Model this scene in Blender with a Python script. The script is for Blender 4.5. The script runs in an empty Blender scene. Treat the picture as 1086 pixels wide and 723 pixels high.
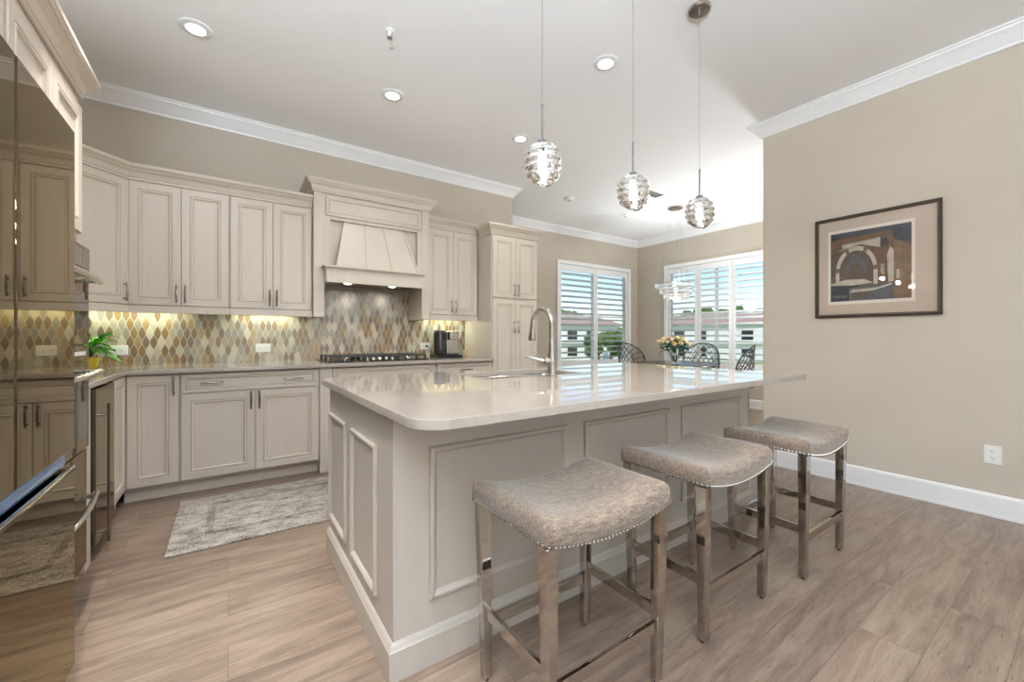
import bpy, bmesh, math, random
from mathutils import Vector, Matrix, Euler
random.seed(7)
R = math.radians
S = bpy.context.scene
COL = S.collection

# ------------------------------------------------------------------ camera
CAM_H = 1.14
TH = math.atan2(301, 435)
cam_d = bpy.data.cameras.new('camera')
cam = bpy.data.objects.new('camera', cam_d)
COL.objects.link(cam)
cam.location = (0, 0, CAM_H)
cam.rotation_euler = (R(90), 0, -TH)
cam_d.sensor_width = 36
cam_d.lens = 36 * 435 / 1086
cam_d.shift_y = -4.5 / 1086
cam_d.clip_start = 0.02
cam_d.clip_end = 500
S.camera = cam

# ------------------------------------------------------------------ colour management
S.view_settings.view_transform = 'Standard'
S.view_settings.look = 'None'
S.view_settings.gamma = 1
S.view_settings.use_curve_mapping = False
S.view_settings.exposure = 0.33
S.cycles.use_denoising = True
S.cycles.max_bounces = 10
S.cycles.diffuse_bounces = 5
S.cycles.glossy_bounces = 5
S.cycles.transmission_bounces = 10
S.cycles.transparent_max_bounces = 16
S.cycles.sample_clamp_indirect = 6
S.cycles.caustics_reflective = False
S.cycles.caustics_refractive = False

# ------------------------------------------------------------------ sky, sun and added area lights
SKY = 0.17
SUN = 2.4
W = bpy.data.worlds.new('sky')
S.world = W
W.use_nodes = True
wn = W.node_tree.nodes
wn.clear()
sky = wn.new('ShaderNodeTexSky')
sky.sky_type = 'NISHITA'
sky.sun_disc = False
sky.sun_elevation = R(50)
sky.sun_rotation = R(215)
sky.air_density = 1.0
sky.dust_density = 0.1
sky.ozone_density = 4.5
bg = wn.new('ShaderNodeBackground')
bg.inputs['Strength'].default_value = SKY
wo = wn.new('ShaderNodeOutputWorld')
W.node_tree.links.new(sky.outputs[0], bg.inputs[0])
W.node_tree.links.new(bg.outputs[0], wo.inputs[0])


def light(name, kind, loc, rot, energy, color=(1, 1, 1), size=None, size_y=None, parent=None, spot=None, blend=0.6, radius=None, shape=None):
    d = bpy.data.lights.new(name, kind)
    d.energy = energy
    d.color = color
    if kind == 'AREA':
        d.shape = shape or ('RECTANGLE' if size_y else 'SQUARE')
        d.size = size
        if size_y:
            d.size_y = size_y
    if kind == 'SPOT':
        d.spot_size = spot
        d.spot_blend = blend
    if radius is not None and kind in ('SPOT', 'POINT'):
        d.shadow_soft_size = radius
    if kind == 'SUN':
        d.angle = R(1)
    o = bpy.data.objects.new(name, d)
    COL.objects.link(o)
    o.location = loc
    o.rotation_euler = rot
    if parent:
        o.parent = parent
    return o


# the sun stands behind the camera, high up
light('sun', 'SUN', (-20, -30, 40), (R(40), 0, R(-35)), SUN, (1, .96, .9))
# unseen area panel outside the rear sliding door, added to stand in for daylight
light('rear_daylight_panel', 'AREA', (1.6, -4.62, 1.25), (R(90), 0, 0), 30, (.84, .92, 1.0), 3.6, 2.3)
# unseen area lights added behind the camera to brighten the ceiling; no lamp bodies
for lx_, ly_, le_ in ((-.6, -.8, 375), (3.4, -3.9, 40)):
    light('added_uplight', 'AREA', (lx_, ly_, 1.95), (R(180), 0, 0), le_, (.76, .88, 1), .45)
# another added low in the dining corner, hidden by the right wall
light('added_uplight', 'AREA', (5.9, 1.99, .55), (R(180), 0, 0), 48, (.90, .95, 1), .3)

# ------------------------------------------------------------------ mesh builder


class MB:
    def __init__(self):
        self.b = bmesh.new()

    def _merge(self, b2, mi, M=None):
        if M is not None:
            b2.transform(M)
        for f in b2.faces:
            f.material_index = mi
        me = bpy.data.meshes.new('tmp')
        b2.to_mesh(me)
        b2.free()
        self.b.from_mesh(me)
        bpy.data.meshes.remove(me)

    def box(self, x0, x1, y0, y1, z0, z1, mi=0, bev=0.0, seg=2, M=None):
        b2 = bmesh.new()
        r = bmesh.ops.create_cube(b2, size=1)
        for v in b2.verts:
            v.co = Vector((x0 + (v.co.x + .5) * (x1 - x0), y0 + (v.co.y + .5) * (y1 - y0), z0 + (v.co.z + .5) * (z1 - z0)))
        if bev > 0:
            bmesh.ops.bevel(b2, geom=b2.edges[:], offset=bev, segments=seg, profile=.5, affect='EDGES')
        self._merge(b2, mi, M)
        return self

    def tube(self, pts, r, seg=8, mi=0, closed=False, cap=True, M=None):
        pts = [Vector(p) for p in pts]
        n = len(pts)
        rs = r if isinstance(r, (list, tuple)) else [r] * n
        b2 = bmesh.new()
        rings = []
        up = None
        for i, p in enumerate(pts):
            if closed:
                t = (pts[(i + 1) % n] - pts[i - 1]).normalized()
            else:
                t = (pts[min(i + 1, n - 1)] - pts[max(i - 1, 0)]).normalized()
            if up is None:
                up = Vector((0, 0, 1)) if abs(t.z) < .9 else Vector((1, 0, 0))
            a = t.cross(up)
            if a.length < 1e-5:
                a = t.cross(Vector((0.3, .9, .1)))
            a.normalize()
            c_ = a.cross(t).normalized()
            up = c_
            rings.append([b2.verts.new(p + a * rs[i] * math.cos(2 * math.pi * k / seg) + c_ * rs[i] * math.sin(2 * math.pi * k / seg)) for k in range(seg)])
        m = n if closed else n - 1
        for i in range(m):
            A, B = rings[i], rings[(i + 1) % n]
            for k in range(seg):
                b2.faces.new((A[k], A[(k + 1) % seg], B[(k + 1) % seg], B[k]))
        if cap and not closed:
            b2.faces.new(rings[0][::-1])
            b2.faces.new(rings[-1])
        bmesh.ops.recalc_face_normals(b2, faces=b2.faces[:])
        self._merge(b2, mi, M)
        return self

    def lathe(self, prof, seg=24, mi=0, M=None, wob=None):
        """prof: list of (r, z); open ends get fans when r == 0"""
        b2 = bmesh.new()
        rings = []
        for (r, z) in prof:
            if r < 1e-6:
                rings.append([b2.verts.new((0, 0, z))])
            else:
                ring = []
                for k in range(seg):
                    a = 2 * math.pi * k / seg
                    rr, zz = (r, z) if wob is None else wob(r, z, a)
                    ring.append(b2.verts.new((rr * math.cos(a), rr * math.sin(a), zz)))
                rings.append(ring)
        for A, B in zip(rings, rings[1:]):
            for k in range(seg):
                k2 = (k + 1) % seg
                if len(A) == 1 and len(B) > 1:
                    b2.faces.new((A[0], B[k2], B[k]))
                elif len(B) == 1 and len(A) > 1:
                    b2.faces.new((A[k], A[k2], B[0]))
                elif len(A) > 1:
                    b2.faces.new((A[k], A[k2], B[k2], B[k]))
        bmesh.ops.recalc_face_normals(b2, faces=b2.faces[:])
        self._merge(b2, mi, M)
        return self

    def poly(self, pts, mi=0):
        vs = [self.b.verts.new(p) for p in pts]
        f = self.b.faces.new(vs)
        f.material_index = mi
        return self

    def prism(self, poly, z0, z1, mi=0, bev=0.0, M=None):
        b2 = bmesh.new()
        lo = [b2.verts.new((x, y, z0)) for x, y in poly]
        hi = [b2.verts.new((x, y, z1)) for x, y in poly]
        n = len(poly)
        b2.faces.new(lo[::-1])
        b2.faces.new(hi)
        for i in range(n):
            b2.faces.new((lo[i], lo[(i + 1) % n], hi[(i + 1) % n], hi[i]))
        bmesh.ops.recalc_face_normals(b2, faces=b2.faces[:])
        if bev > 0:
            es = [e for e in b2.edges if abs(e.verts[0].co.z - e.verts[1].co.z) < 1e-6]
            bmesh.ops.bevel(b2, geom=es, offset=bev, segments=2, profile=.5, affect='EDGES')
        self._merge(b2, mi, M)
        return self

    def sweep(self, path, prof, mi=0, cap=True, closed=False):
        """prof (out, z) swept along a 2-D path; out points to the right of travel"""
        b2 = bmesh.new()
        P = [Vector((p[0], p[1])) for p in path]
        n = len(P)
        rings = []
        for i in range(n):
            if closed:
                d0 = (P[i] - P[i - 1]).normalized()
                d1 = (P[(i + 1) % n] - P[i]).normalized()
            else:
                d0 = (P[i] - P[i - 1]).normalized() if i else (P[1] - P[0]).normalized()
                d1 = (P[i + 1] - P[i]).normalized() if i < n - 1 else d0
            n0 = Vector((d0.y, -d0.x))
            n1 = Vector((d1.y, -d1.x))
            m = (n0 + n1)
            m = m / max(1e-6, (1 + n0.dot(n1)))
            rings.append([b2.verts.new((P[i].x + m.x * o, P[i].y + m.y * o, z)) for o, z in prof])
        k = len(prof)
        for i in range(n if closed else n - 1):
            A, B = rings[i], rings[(i + 1) % n]
            for j in range(k):
                b2.faces.new((A[j], A[(j + 1) % k], B[(j + 1) % k], B[j]))
        if cap and not closed:
            b2.faces.new(rings[0][::-1])
            b2.faces.new(rings[-1])
        bmesh.ops.recalc_face_normals(b2, faces=b2.faces[:])
        self._merge(b2, mi)
        return self

    def sphere(self, c, r, mi=0, u=12, v=8, sc=(1, 1, 1)):
        b2 = bmesh.new()
        bmesh.ops.create_uvsphere(b2, u_segments=u, v_segments=v, radius=r)
        M = Matrix.Translation(c) @ Matrix.Diagonal((sc[0], sc[1], sc[2], 1))
        self._merge(b2, mi, M)
        return self

    def frame_rings(self, x0, x1, z0, z1, rings, y=0.0, glaze=(), mi=0, gi=1, fill=True):
        """rectangular picture-frame profile facing -Y; rings: (inset, depth_y)"""
        b = self.b
        prev = None
        for k, (d, dy) in enumerate(rings):
            cur = [b.verts.new(p) for p in ((x0 + d, y + dy, z0 + d), (x1 - d, y + dy, z0 + d), (x1 - d, y + dy, z1 - d), (x0 + d, y + dy, z1 - d))]
            if prev:
                for i in range(4):
                    f = b.faces.new((prev[i], prev[(i + 1) % 4], cur[(i + 1) % 4], cur[i]))
                    f.material_index = gi if (k in glaze) else mi
            prev = cur
        if fill:
            f = b.faces.new(prev)
            f.material_index = mi
        return self

    def build(self, name, mats, parent=None, smooth=True, angle=35, loc=None):
        me = bpy.data.meshes.new(name)
        self.b.to_mesh(me)
        self.b.free()
        for m in (mats if isinstance(mats, (list, tuple)) else [mats]):
            me.materials.append(m)
        if smooth:
            me.shade_smooth()
            me.set_sharp_from_angle(angle=R(angle))
        o = bpy.data.objects.new(name, me)
        COL.objects.link(o)
        if smooth:
            wm = o.modifiers.new('weighted', 'WEIGHTED_NORMAL')
            wm.keep_sharp = True
        if parent:
            o.parent = parent
        if loc:
            o.location = loc
        return o


def tag(o, label, cat, group=None, kind=None):
    o['label'] = label
    o['category'] = cat
    if group:
        o['group'] = group
    if kind:
        o['kind'] = kind
    return o


def thing(name, label, cat, loc=(0, 0, 0), rz=0, group=None):
    o = bpy.data.objects.new(name, None)
    COL.objects.link(o)
    o.empty_display_size = .1
    o.location = loc
    o.rotation_euler = (0, 0, rz)
    return tag(o, label, cat, group)


def struct(mb, name, mats, smooth=True):
    o = mb.build(name, mats, smooth=smooth)
    o['kind'] = 'structure'
    return o


def copy_tree(o, parent=None):
    c = o.copy()
    COL.objects.link(c)
    if parent:
        c.parent = parent
    for ch in list(o.children):
        copy_tree(ch, c)
    return c


# ------------------------------------------------------------------ materials
def srgb(r, g, b):
    def f(c):
        c /= 255
        return c / 12.92 if c <= .04045 else ((c + .055) / 1.055) ** 2.4
    return (f(r), f(g), f(b), 1)


def mat(name, color, rough=.5, metal=0.0, spec=None, emit=None, emit_s=0, trans=0, ior=None, coat=0, sheen=0, spec_tint=None):
    m = bpy.data.materials.new(name)
    m.use_nodes = True
    p = m.node_tree.nodes['Principled BSDF']
    p.inputs['Base Color'].default_value = color
    p.inputs['Roughness'].default_value = rough
    p.inputs['Metallic'].default_value = metal
    if spec is not None:
        p.inputs['Specular IOR Level'].default_value = spec
    if emit:
        p.inputs['Emission Color'].default_value = emit
        p.inputs['Emission Strength'].default_value = emit_s
    if trans:
        p.inputs['Transmission Weight'].default_value = trans
    if ior:
        p.inputs['IOR'].default_value = ior
    if coat:
        p.inputs['Coat Weight'].default_value = coat
    if spec_tint:
        p.inputs['Specular Tint'].default_value = spec_tint
    if sheen:
        p.inputs['Sheen Weight'].default_value = sheen
    return m


def nd(m, t, **kw):
    n = m.node_tree.nodes.new(t)
    for k, v in kw.items():
        setattr(n, k, v)
    return n


def lk(m, a, b):
    m.node_tree.links.new(a, b)


def math_n(m, op, a, b=None, c=None):
    n = nd(m, 'ShaderNodeMath', operation=op)
    for i, v in enumerate((a, b, c)):
        if v is None:
            continue
        if isinstance(v, (int, float)):
            n.inputs[i].default_value = v
        else:
            lk(m, v, n.inputs[i])
    return n.outputs[0]


def ramp(m, fac, stops, interp='LINEAR'):
    n = nd(m, 'ShaderNodeValToRGB')
    cr = n.color_ramp
    cr.interpolation = interp
    while len(cr.elements) < len(stops):
        cr.elements.new(.5)
    for e, (p, c) in zip(cr.elements, stops):
        e.position = p
        e.color = c
    lk(m, fac, n.inputs[0])
    return n.outputs[0]


def coords(m, scale=(1, 1, 1), rot=(0, 0, 0), kind='Object'):
    tc = nd(m, 'ShaderNodeTexCoord')
    mp = nd(m, 'ShaderNodeMapping')
    mp.inputs['Scale'].default_value = scale
    mp.inputs['Rotation'].default_value = rot
    lk(m, tc.outputs[kind], mp.inputs['Vector'])
    return mp.outputs[0]


def noise(m, vec, scale=5, detail=3, rough=.5):
    n = nd(m, 'ShaderNodeTexNoise')
    n.inputs['Scale'].default_value = scale
    n.inputs['Detail'].default_value = detail
    n.inputs['Roughness'].default_value = rough
    lk(m, vec, n.inputs['Vector'])
    return n


def add_bump(m, height, strength=.1, dist=.01):
    b = nd(m, 'ShaderNodeBump')
    b.inputs['Strength'].default_value = strength
    b.inputs['Distance'].default_value = dist
    lk(m, height, b.inputs['Height'])
    lk(m, b.outputs[0], m.node_tree.nodes['Principled BSDF'].inputs['Normal'])


def varied(name, c0, c1, rough=.5, scale=(1, 1, 1), nscale=6, metal=0.0, bump=0, detail=3, **kw):
    m = mat(name, c0, rough, metal, **kw)
    v = coords(m, scale)
    n = noise(m, v, nscale, detail)
    col = ramp(m, n.outputs['Fac'], [(.3, c0), (.7, c1)])
    lk(m, col, m.node_tree.nodes['Principled BSDF'].inputs['Base Color'])
    if bump:
        add_bump(m, n.outputs['Fac'], bump, .002)
    return m


M = {}
M['wall'] = varied('beige_wall_paint', srgb(186, 176, 162), srgb(191, 182, 168), .75, nscale=2, spec=.25)
M['ceil'] = mat('white_ceiling_paint', (.91, .91, .915, 1), .8, spec=.2)
M['trim'] = mat('white_trim_paint', (.82, .82, .83, 1), .35)
M['cab'] = varied('antique_cream_cabinet_paint', srgb(198, 187, 173), srgb(201, 190, 177), .38, scale=(14, 14, .8), nscale=4)
M['glaze'] = mat('brown_glaze_line', srgb(176, 161, 144), .5)
M['gap'] = mat('dark_gap', srgb(60, 50, 42), .8)
M['isl'] = varied('island_shaded_cream_paint', srgb(188, 178, 167), srgb(190, 181, 170), .38, scale=(14, 14, .8), nscale=4)  # same cream as the cabinets, greyed to carry the island's shade
M['nickel'] = mat('aged_nickel', (.32, .29, .26, 1), .25, 1)
M['steel'] = varied('dark_stainless_steel', (.13, .105, .077, 1), (.145, .12, .09, 1), .02, scale=(1, 1, 90), nscale=3, metal=1, spec_tint=(1, .92, .77, 1))
M['steel_l'] = mat('bright_stainless_steel', (.62, .60, .57, 1), .2, 1)
M['chrome'] = mat('polished_chrome', (.52, .48, .44, 1), .05, 1)
M['bnickel'] = mat('brushed_nickel', (.50, .46, .41, 1), .22, 1)
M['black'] = mat('black_gloss', (.012, .012, .012, 1), .12)
M['blackm'] = mat('black_cast_iron', (.015, .014, .013, 1), .5)
M['dglass'] = mat('dark_oven_glass', (.03, .025, .022, 1), .04, coat=.5)
M['white_p'] = mat('white_plastic', (.80, .80, .78, 1), .35)
M['slot'] = mat('dark_slot', (.03, .03, .03, 1), .6)
M['shut'] = mat('white_shutter_paint', (.84, .85, .86, 1), .4)
M['iron'] = mat('dark_wrought_iron', (.02, .02, .022, 1), .45)
M['lamp'] = mat('lamp_lens', (1, 1, 1, 1), .5, emit=(1, .93, .82, 1), emit_s=9)
M['bulb'] = mat('frosted_bulb', (1, 1, 1, 1), .5, emit=(1, .90, .76, 1), emit_s=7)
M['glass'] = mat('clear_cast_glass', (1, 1, 1, 1), .0, trans=1, ior=1.45)
M['crystal'] = mat('crystal_band', (1, 1, 1, 1), .03, trans=.9, ior=1.5, emit=(1, .97, .92, 1), emit_s=.06)
M['stem'] = mat('green_stem', srgb(48, 92, 52), .5)
M['leaf'] = varied('rose_leaf', srgb(25, 70, 52), srgb(40, 95, 70), .45, nscale=20)
M['pleaf'] = varied('pothos_leaf', srgb(44, 130, 26), srgb(95, 180, 50), .35, nscale=25)
M['pot'] = mat('yellow_glazed_pot', srgb(205, 180, 60), .25)
M['rose'] = varied('cream_rose_petals', srgb(235, 215, 165), srgb(245, 232, 190), .6, nscale=30)
M['rod'] = mat('dark_nickel_rod', (.11, .105, .10, 1), .4)
M['brass'] = mat('aged_brass', (.55, .42, .22, 1), .35, 1)
M['tabletop'] = mat('dark_table_wood', srgb(60, 52, 46), .25)
M['cushion'] = varied('chair_cushion', srgb(190, 180, 165), srgb(200, 190, 176), .8, nscale=40)


def thin_glass(name, tint=(1, 1, 1, 1), refl=1.0):
    m = bpy.data.materials.new(name)
    m.use_nodes = True
    m.node_tree.nodes.clear()
    o = nd(m, 'ShaderNodeOutputMaterial')
    t = nd(m, 'ShaderNodeBsdfTransparent')
    t.inputs[0].default_value = tint
    g = nd(m, 'ShaderNodeBsdfGlossy')
    g.inputs['Roughness'].default_value = .01
    f = nd(m, 'ShaderNodeFresnel')
    f.inputs[0].default_value = 1.45
    mx = nd(m, 'ShaderNodeMixShader')
    ge = nd(m, 'ShaderNodeNewGeometry')
    front_ = math_n(m, 'SUBTRACT', 1.0, ge.outputs['Backfacing'])
    lk(m, math_n(m, 'MULTIPLY', math_n(m, 'MULTIPLY', f.outputs[0], refl), front_), mx.inputs[0])
    lk(m, t.outputs[0], mx.inputs[1])
    lk(m, g.outputs[0], mx.inputs[2])
    lk(m, mx.outputs[0], o.inputs[0])
    return m


M['bluegrip'] = mat('blue_glossy_grip', srgb(48, 108, 170), .15, coat=.5)  # plain blue gloss colour of the recessed freezer grip
M['pane'] = thin_glass('window_glass')
M['pglass'] = thin_glass('picture_glass')


def floor_mat():
    m = mat('wood_plank_floor', (.4, .3, .22, 1), .32)
    p = m.node_tree.nodes['Principled BSDF']
    v = coords(m)
    br = nd(m, 'ShaderNodeTexBrick')
    br.offset = .37
    br.inputs['Color1'].default_value = (0, 0, 0, 1)
    br.inputs['Color2'].default_value = (1, 1, 1, 1)
    br.inputs['Mortar'].default_value = (.5, .5, .5, 1)
    br.inputs['Scale'].default_value = 1
    br.inputs['Mortar Size'].default_value = .0012
    br.inputs['Mortar Smooth'].default_value = .3
    br.inputs['Brick Width'].default_value = 1.25
    br.inputs['Row Height'].default_value = .185
    lk(m, v, br.inputs['Vector'])
    rnd = nd(m, 'ShaderNodeSeparateColor')
    lk(m, br.outputs['Color'], rnd.inputs[0])
    # grain shifted per plank
    cmb = nd(m, 'ShaderNodeCombineXYZ')
    lk(m, math_n(m, 'MULTIPLY', rnd.outputs[0], 7.3), cmb.inputs[0])
    lk(m, math_n(m, 'MULTIPLY', rnd.outputs[0], 3.1), cmb.inputs[1])
    va = nd(m, 'ShaderNodeVectorMath', operation='ADD')
    lk(m, v, va.inputs[0])
    lk(m, cmb.outputs[0], va.inputs[1])
    mp = nd(m, 'ShaderNodeMapping')
    mp.inputs['Scale'].default_value = (1.1, 9, 1)
    lk(m, va.outputs[0], mp.inputs[0])
    n1 = noise(m, mp.outputs[0], 2.0, 5, .6)
    n1.inputs['Distortion'].default_value = .9
    mp2 = nd(m, 'ShaderNodeMapping')
    mp2.inputs['Scale'].default_value = (6, 95, 1)
    lk(m, va.outputs[0], mp2.inputs[0])
    n2 = noise(m, mp2.outputs[0], 2.0, 4, .6)
    a = math_n(m, 'MULTIPLY', n1.outputs['Fac'], .75)
    b = math_n(m, 'MULTIPLY', n2.outputs['Fac'], .25)
    s = math_n(m, 'ADD', a, b)
    s = math_n(m, 'ADD', s, math_n(m, 'MULTIPLY', math_n(m, 'SUBTRACT', rnd.outputs[0], .5), .10))
    col = ramp(m, s, [(.30, srgb(92, 75, 64)), (.44, srgb(118, 100, 86)), (.56, srgb(137, 118, 102)), (.72, srgb(156, 138, 122))])
    mx = nd(m, 'ShaderNodeMix', data_type='RGBA')
    lk(m, br.outputs['Fac'], mx.inputs[0])
    lk(m, col, mx.inputs[6])
    mx.inputs[7].default_value = srgb(90, 75, 64)
    lk(m, mx.outputs[2], p.inputs['Base Color'])
    lk(m, ramp(m, n2.outputs['Fac'], [(.3, (.26, .26, .26, 1)), (.7, (.38, .38, .38, 1))]), p.inputs['Roughness'])
    hb = math_n(m, 'SUBTRACT', math_n(m, 'MULTIPLY', n2.outputs['Fac'], .3), br.outputs['Fac'])
    add_bump(m, hb, .12, .002)
    return m


M['floor'] = floor_mat()


def quartz():
    m = varied('cream_quartz', srgb(162, 151, 141), srgb(169, 159, 149), .035, nscale=60, detail=4)
    return m


M['quartz'] = quartz()


def ogee_mat(w=.047, h=.146):
    m = mat('ogee_glass_tile', (.6, .6, .5, 1), .16)
    p = m.node_tree.nodes['Principled BSDF']
    tc = nd(m, 'ShaderNodeTexCoord')
    sp = nd(m, 'ShaderNodeSeparateXYZ')
    lk(m, tc.outputs['Object'], sp.inputs[0])
    U = math_n(m, 'DIVIDE', sp.outputs[0], w)
    V = math_n(m, 'DIVIDE', sp.outputs[2], h)
    cosv = math_n(m, 'COSINE', math_n(m, 'MULTIPLY', V, 2 * math.pi))
    # a little pointed: blend of cosine and triangle wave
    tri = math_n(m, 'SUBTRACT', 1.0, math_n(m, 'MULTIPLY', math_n(m, 'PINGPONG', V, .5), 4.0))
    wave = math_n(m, 'ADD', math_n(m, 'MULTIPLY', cosv, .9), math_n(m, 'MULTIPLY', tri, .1))
    F = math_n(m, 'MULTIPLY', math_n(m, 'ADD', wave, 1.0), .25)
    ru = math_n(m, 'ROUND', U)
    d = math_n(m, 'ABSOLUTE', math_n(m, 'SUBTRACT', U, ru))
    inA = math_n(m, 'LESS_THAN', d, F)
    # ids
    ax, ay = ru, math_n(m, 'ROUND', V)
    bx = math_n(m, 'ADD', math_n(m, 'FLOOR', U), .5)
    by = math_n(m, 'ADD', math_n(m, 'FLOOR', V), .5)

    def mixf(a, b):
        n = nd(m, 'ShaderNodeMix')
        lk(m, inA, n.inputs[0])
        lk(m, b, n.inputs[2])
        lk(m, a, n.inputs[3])
        return n.outputs[0]
    cx = nd(m, 'ShaderNodeCombineXYZ')
    lk(m, mixf(ax, bx), cx.inputs[0])
    lk(m, mixf(ay, by), cx.inputs[1])
    wnz = nd(m, 'ShaderNodeTexWhiteNoise', noise_dimensions='2D')
    lk(m, cx.outputs[0], wnz.inputs['Vector'])
    col = ramp(m, wnz.outputs['Value'], [
        (.0, srgb(192, 184, 168)), (.14, srgb(162, 152, 136)), (.28, srgb(134, 112, 82)), (.42, srgb(142, 137, 128)),
        (.57, srgb(124, 104, 84)), (.70, srgb(154, 132, 102)), (.80, srgb(178, 168, 152)), (.90, srgb(122, 108, 96))], 'CONSTANT')
    nv = noise(m, coords(m, (60, 60, 9)), 3, 3)
    hs = nd(m, 'ShaderNodeHueSaturation')
    lk(m, col, hs.inputs['Color'])
    lk(m, math_n(m, 'ADD', math_n(m, 'MULTIPLY', nv.outputs['Fac'], .24), .88), hs.inputs['Value'])
    gd = math_n(m, 'ABSOLUTE', math_n(m, 'SUBTRACT', d, F))
    grout = math_n(m, 'LESS_THAN', gd, .034)
    mx = nd(m, 'ShaderNodeMix', data_type='RGBA')
    lk(m, grout, mx.inputs[0])
    lk(m, hs.outputs[0], mx.inputs[6])
    mx.inputs[7].default_value = srgb(192, 184, 162)
    lk(m, mx.outputs[2], p.inputs['Base Color'])
    lk(m, math_n(m, 'ADD', math_n(m, 'MULTIPLY', grout, .5), .14), p.inputs['Roughness'])
    return m


M['ogee'] = ogee_mat()


def fabric_mat():
    m = mat('heathered_stool_fabric', (.3, .25, .2, 1), .7, sheen=.5)
    p = m.node_tree.nodes['Principled BSDF']
    p.inputs['Sheen Roughness'].default_value = .4
    n = noise(m, coords(m, (220, 900, 900)), 1.0, 2, .6)
    n3 = noise(m, coords(m, (900, 240, 900)), 1.0, 2, .6)
    n2 = noise(m, coords(m, (14, 60, 60)), 2, 3)
    s = math_n(m, 'ADD', math_n(m, 'MULTIPLY', n.outputs['Fac'], .5), math_n(m, 'MULTIPLY', n2.outputs['Fac'], .2))
    s = math_n(m, 'ADD', s, math_n(m, 'MULTIPLY', n3.outputs['Fac'], .3))
    col = ramp(m, s, [(.38, srgb(56, 45, 37)), (.49, srgb(104, 88, 75)), (.60, srgb(172, 152, 132))])
    lk(m, col, p.inputs['Base Color'])
    add_bump(m, s, .5, .002)
    return m


M['fabric'] = fabric_mat()


def rug_mat():
    m = mat('faded_grey_rug', (.4, .38, .36, 1), .95, spec=.1)
    p = m.node_tree.nodes['Principled BSDF']
    n = noise(m, coords(m, (1, 1, 1)), 150, 2, .7)
    big = noise(m, coords(m, (1, 2.2, 1)), 7, 5, .7)
    sp = nd(m, 'ShaderNodeSeparateXYZ')
    tc = nd(m, 'ShaderNodeTexCoord')
    lk(m, tc.outputs['Object'], sp.inputs[0])
    ex = math_n(m, 'SUBTRACT', .76, math_n(m, 'ABSOLUTE', sp.outputs[0]))
    ey = math_n(m, 'SUBTRACT', .43, math_n(m, 'ABSOLUTE', sp.outputs[1]))
    e = math_n(m, 'MINIMUM', ex, ey)
    band = math_n(m, 'MULTIPLY', math_n(m, 'GREATER_THAN', e, .16), math_n(m, 'LESS_THAN', e, .20))
    s = math_n(m, 'ADD', math_n(m, 'MULTIPLY', n.outputs['Fac'], .55), math_n(m, 'MULTIPLY', big.outputs['Fac'], .45))
    s = math_n(m, 'SUBTRACT', s, math_n(m, 'MULTIPLY', band, .05))
    col = ramp(m, s, [(.38, srgb(84, 77, 71)), (.47, srgb(144, 136, 127)), (.58, srgb(186, 178, 168))])
    lk(m, col, p.inputs['Base Color'])
    add_bump(m, n.outputs['Fac'], .8, .006)
    return m


M['rug'] = rug_mat()

# ------------------------------------------------------------------ the room
XL, XR, YB = -1.21, 3.99, 4.37
YR = -4.5
XD, YD = 6.83, 5.40
XC = 3.03          # outer corner where the kitchen back wall ends
YE = 1.77          # free end of the right wall
CZ = 3.05
T = .12

struct(MB().box(XL - T, XD + T, YR - T, YD + T, -.06, 0), 'floor', M['floor'])
struct(MB().box(XL - T, XD + T, YR - T, YD + T, CZ, CZ + .08), 'ceiling', M['ceil'])
struct(MB().box(XL - T, XL, YR - T, YB, 0, CZ), 'wall_left', M['wall'])
struct(MB().box(XL - T, XC, YB, YB + T, 0, CZ), 'wall_back', M['wall'])
struct(MB().box(XC - T, XC, YB + T, YD + T, 0, CZ), 'wall_return', M['wall'])
# right wall with a rounded free end
struct(MB().prism([(XR, YR - T), (XR + T, YR - T), (XR + T, YE - .02)] + [(XR + T - .02 + .02 * math.cos(a), YE - .02 + .02 * math.sin(a)) for a in (R(30), R(60), R(90))] +
                  [(XR + .02 + .02 * math.cos(a), YE - .02 + .02 * math.sin(a)) for a in (R(90), R(120), R(150), R(180))], 0, CZ), 'wall_right', M['wall'])
struct(MB().box(XR + T, XD + T, YE - T, YE, 0, CZ), 'wall_dining_near', M['wall'])
# rear wall with a wide sliding-door opening
mb = MB()
mb.box(XL, -.2, YR - T, YR, 0, CZ).box(3.4, XR, YR - T, YR, 0, CZ).box(-.2, 3.4, YR - T, YR, 2.4, CZ)
struct(mb, 'wall_rear', M['wall'])
# dining far wall with window opening
W1 = (4.735, 6.535, .62, 2.42)
mb = MB()
mb.box(XC, W1[0], YD, YD + T, 0, CZ).box(W1[1], XD + T, YD, YD + T, 0, CZ).box(W1[0], W1[1], YD, YD + T, 0, W1[2]).box(W1[0], W1[1], YD, YD + T, W1[3], CZ)
struct(mb, 'wall_dining_far', M['wall'])
W2 = (2.90, 4.70, .62, 2.42)
mb = MB()
mb.box(XD, XD + T, YE, W2[0], 0, CZ).box(XD, XD + T, W2[1], YD, 0, CZ).box(XD, XD + T, W2[0], W2[1], 0, W2[2]).box(XD, XD + T, W2[0], W2[1], W2[3], CZ)
struct(mb, 'wall_dining_right', M['wall'])

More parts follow.
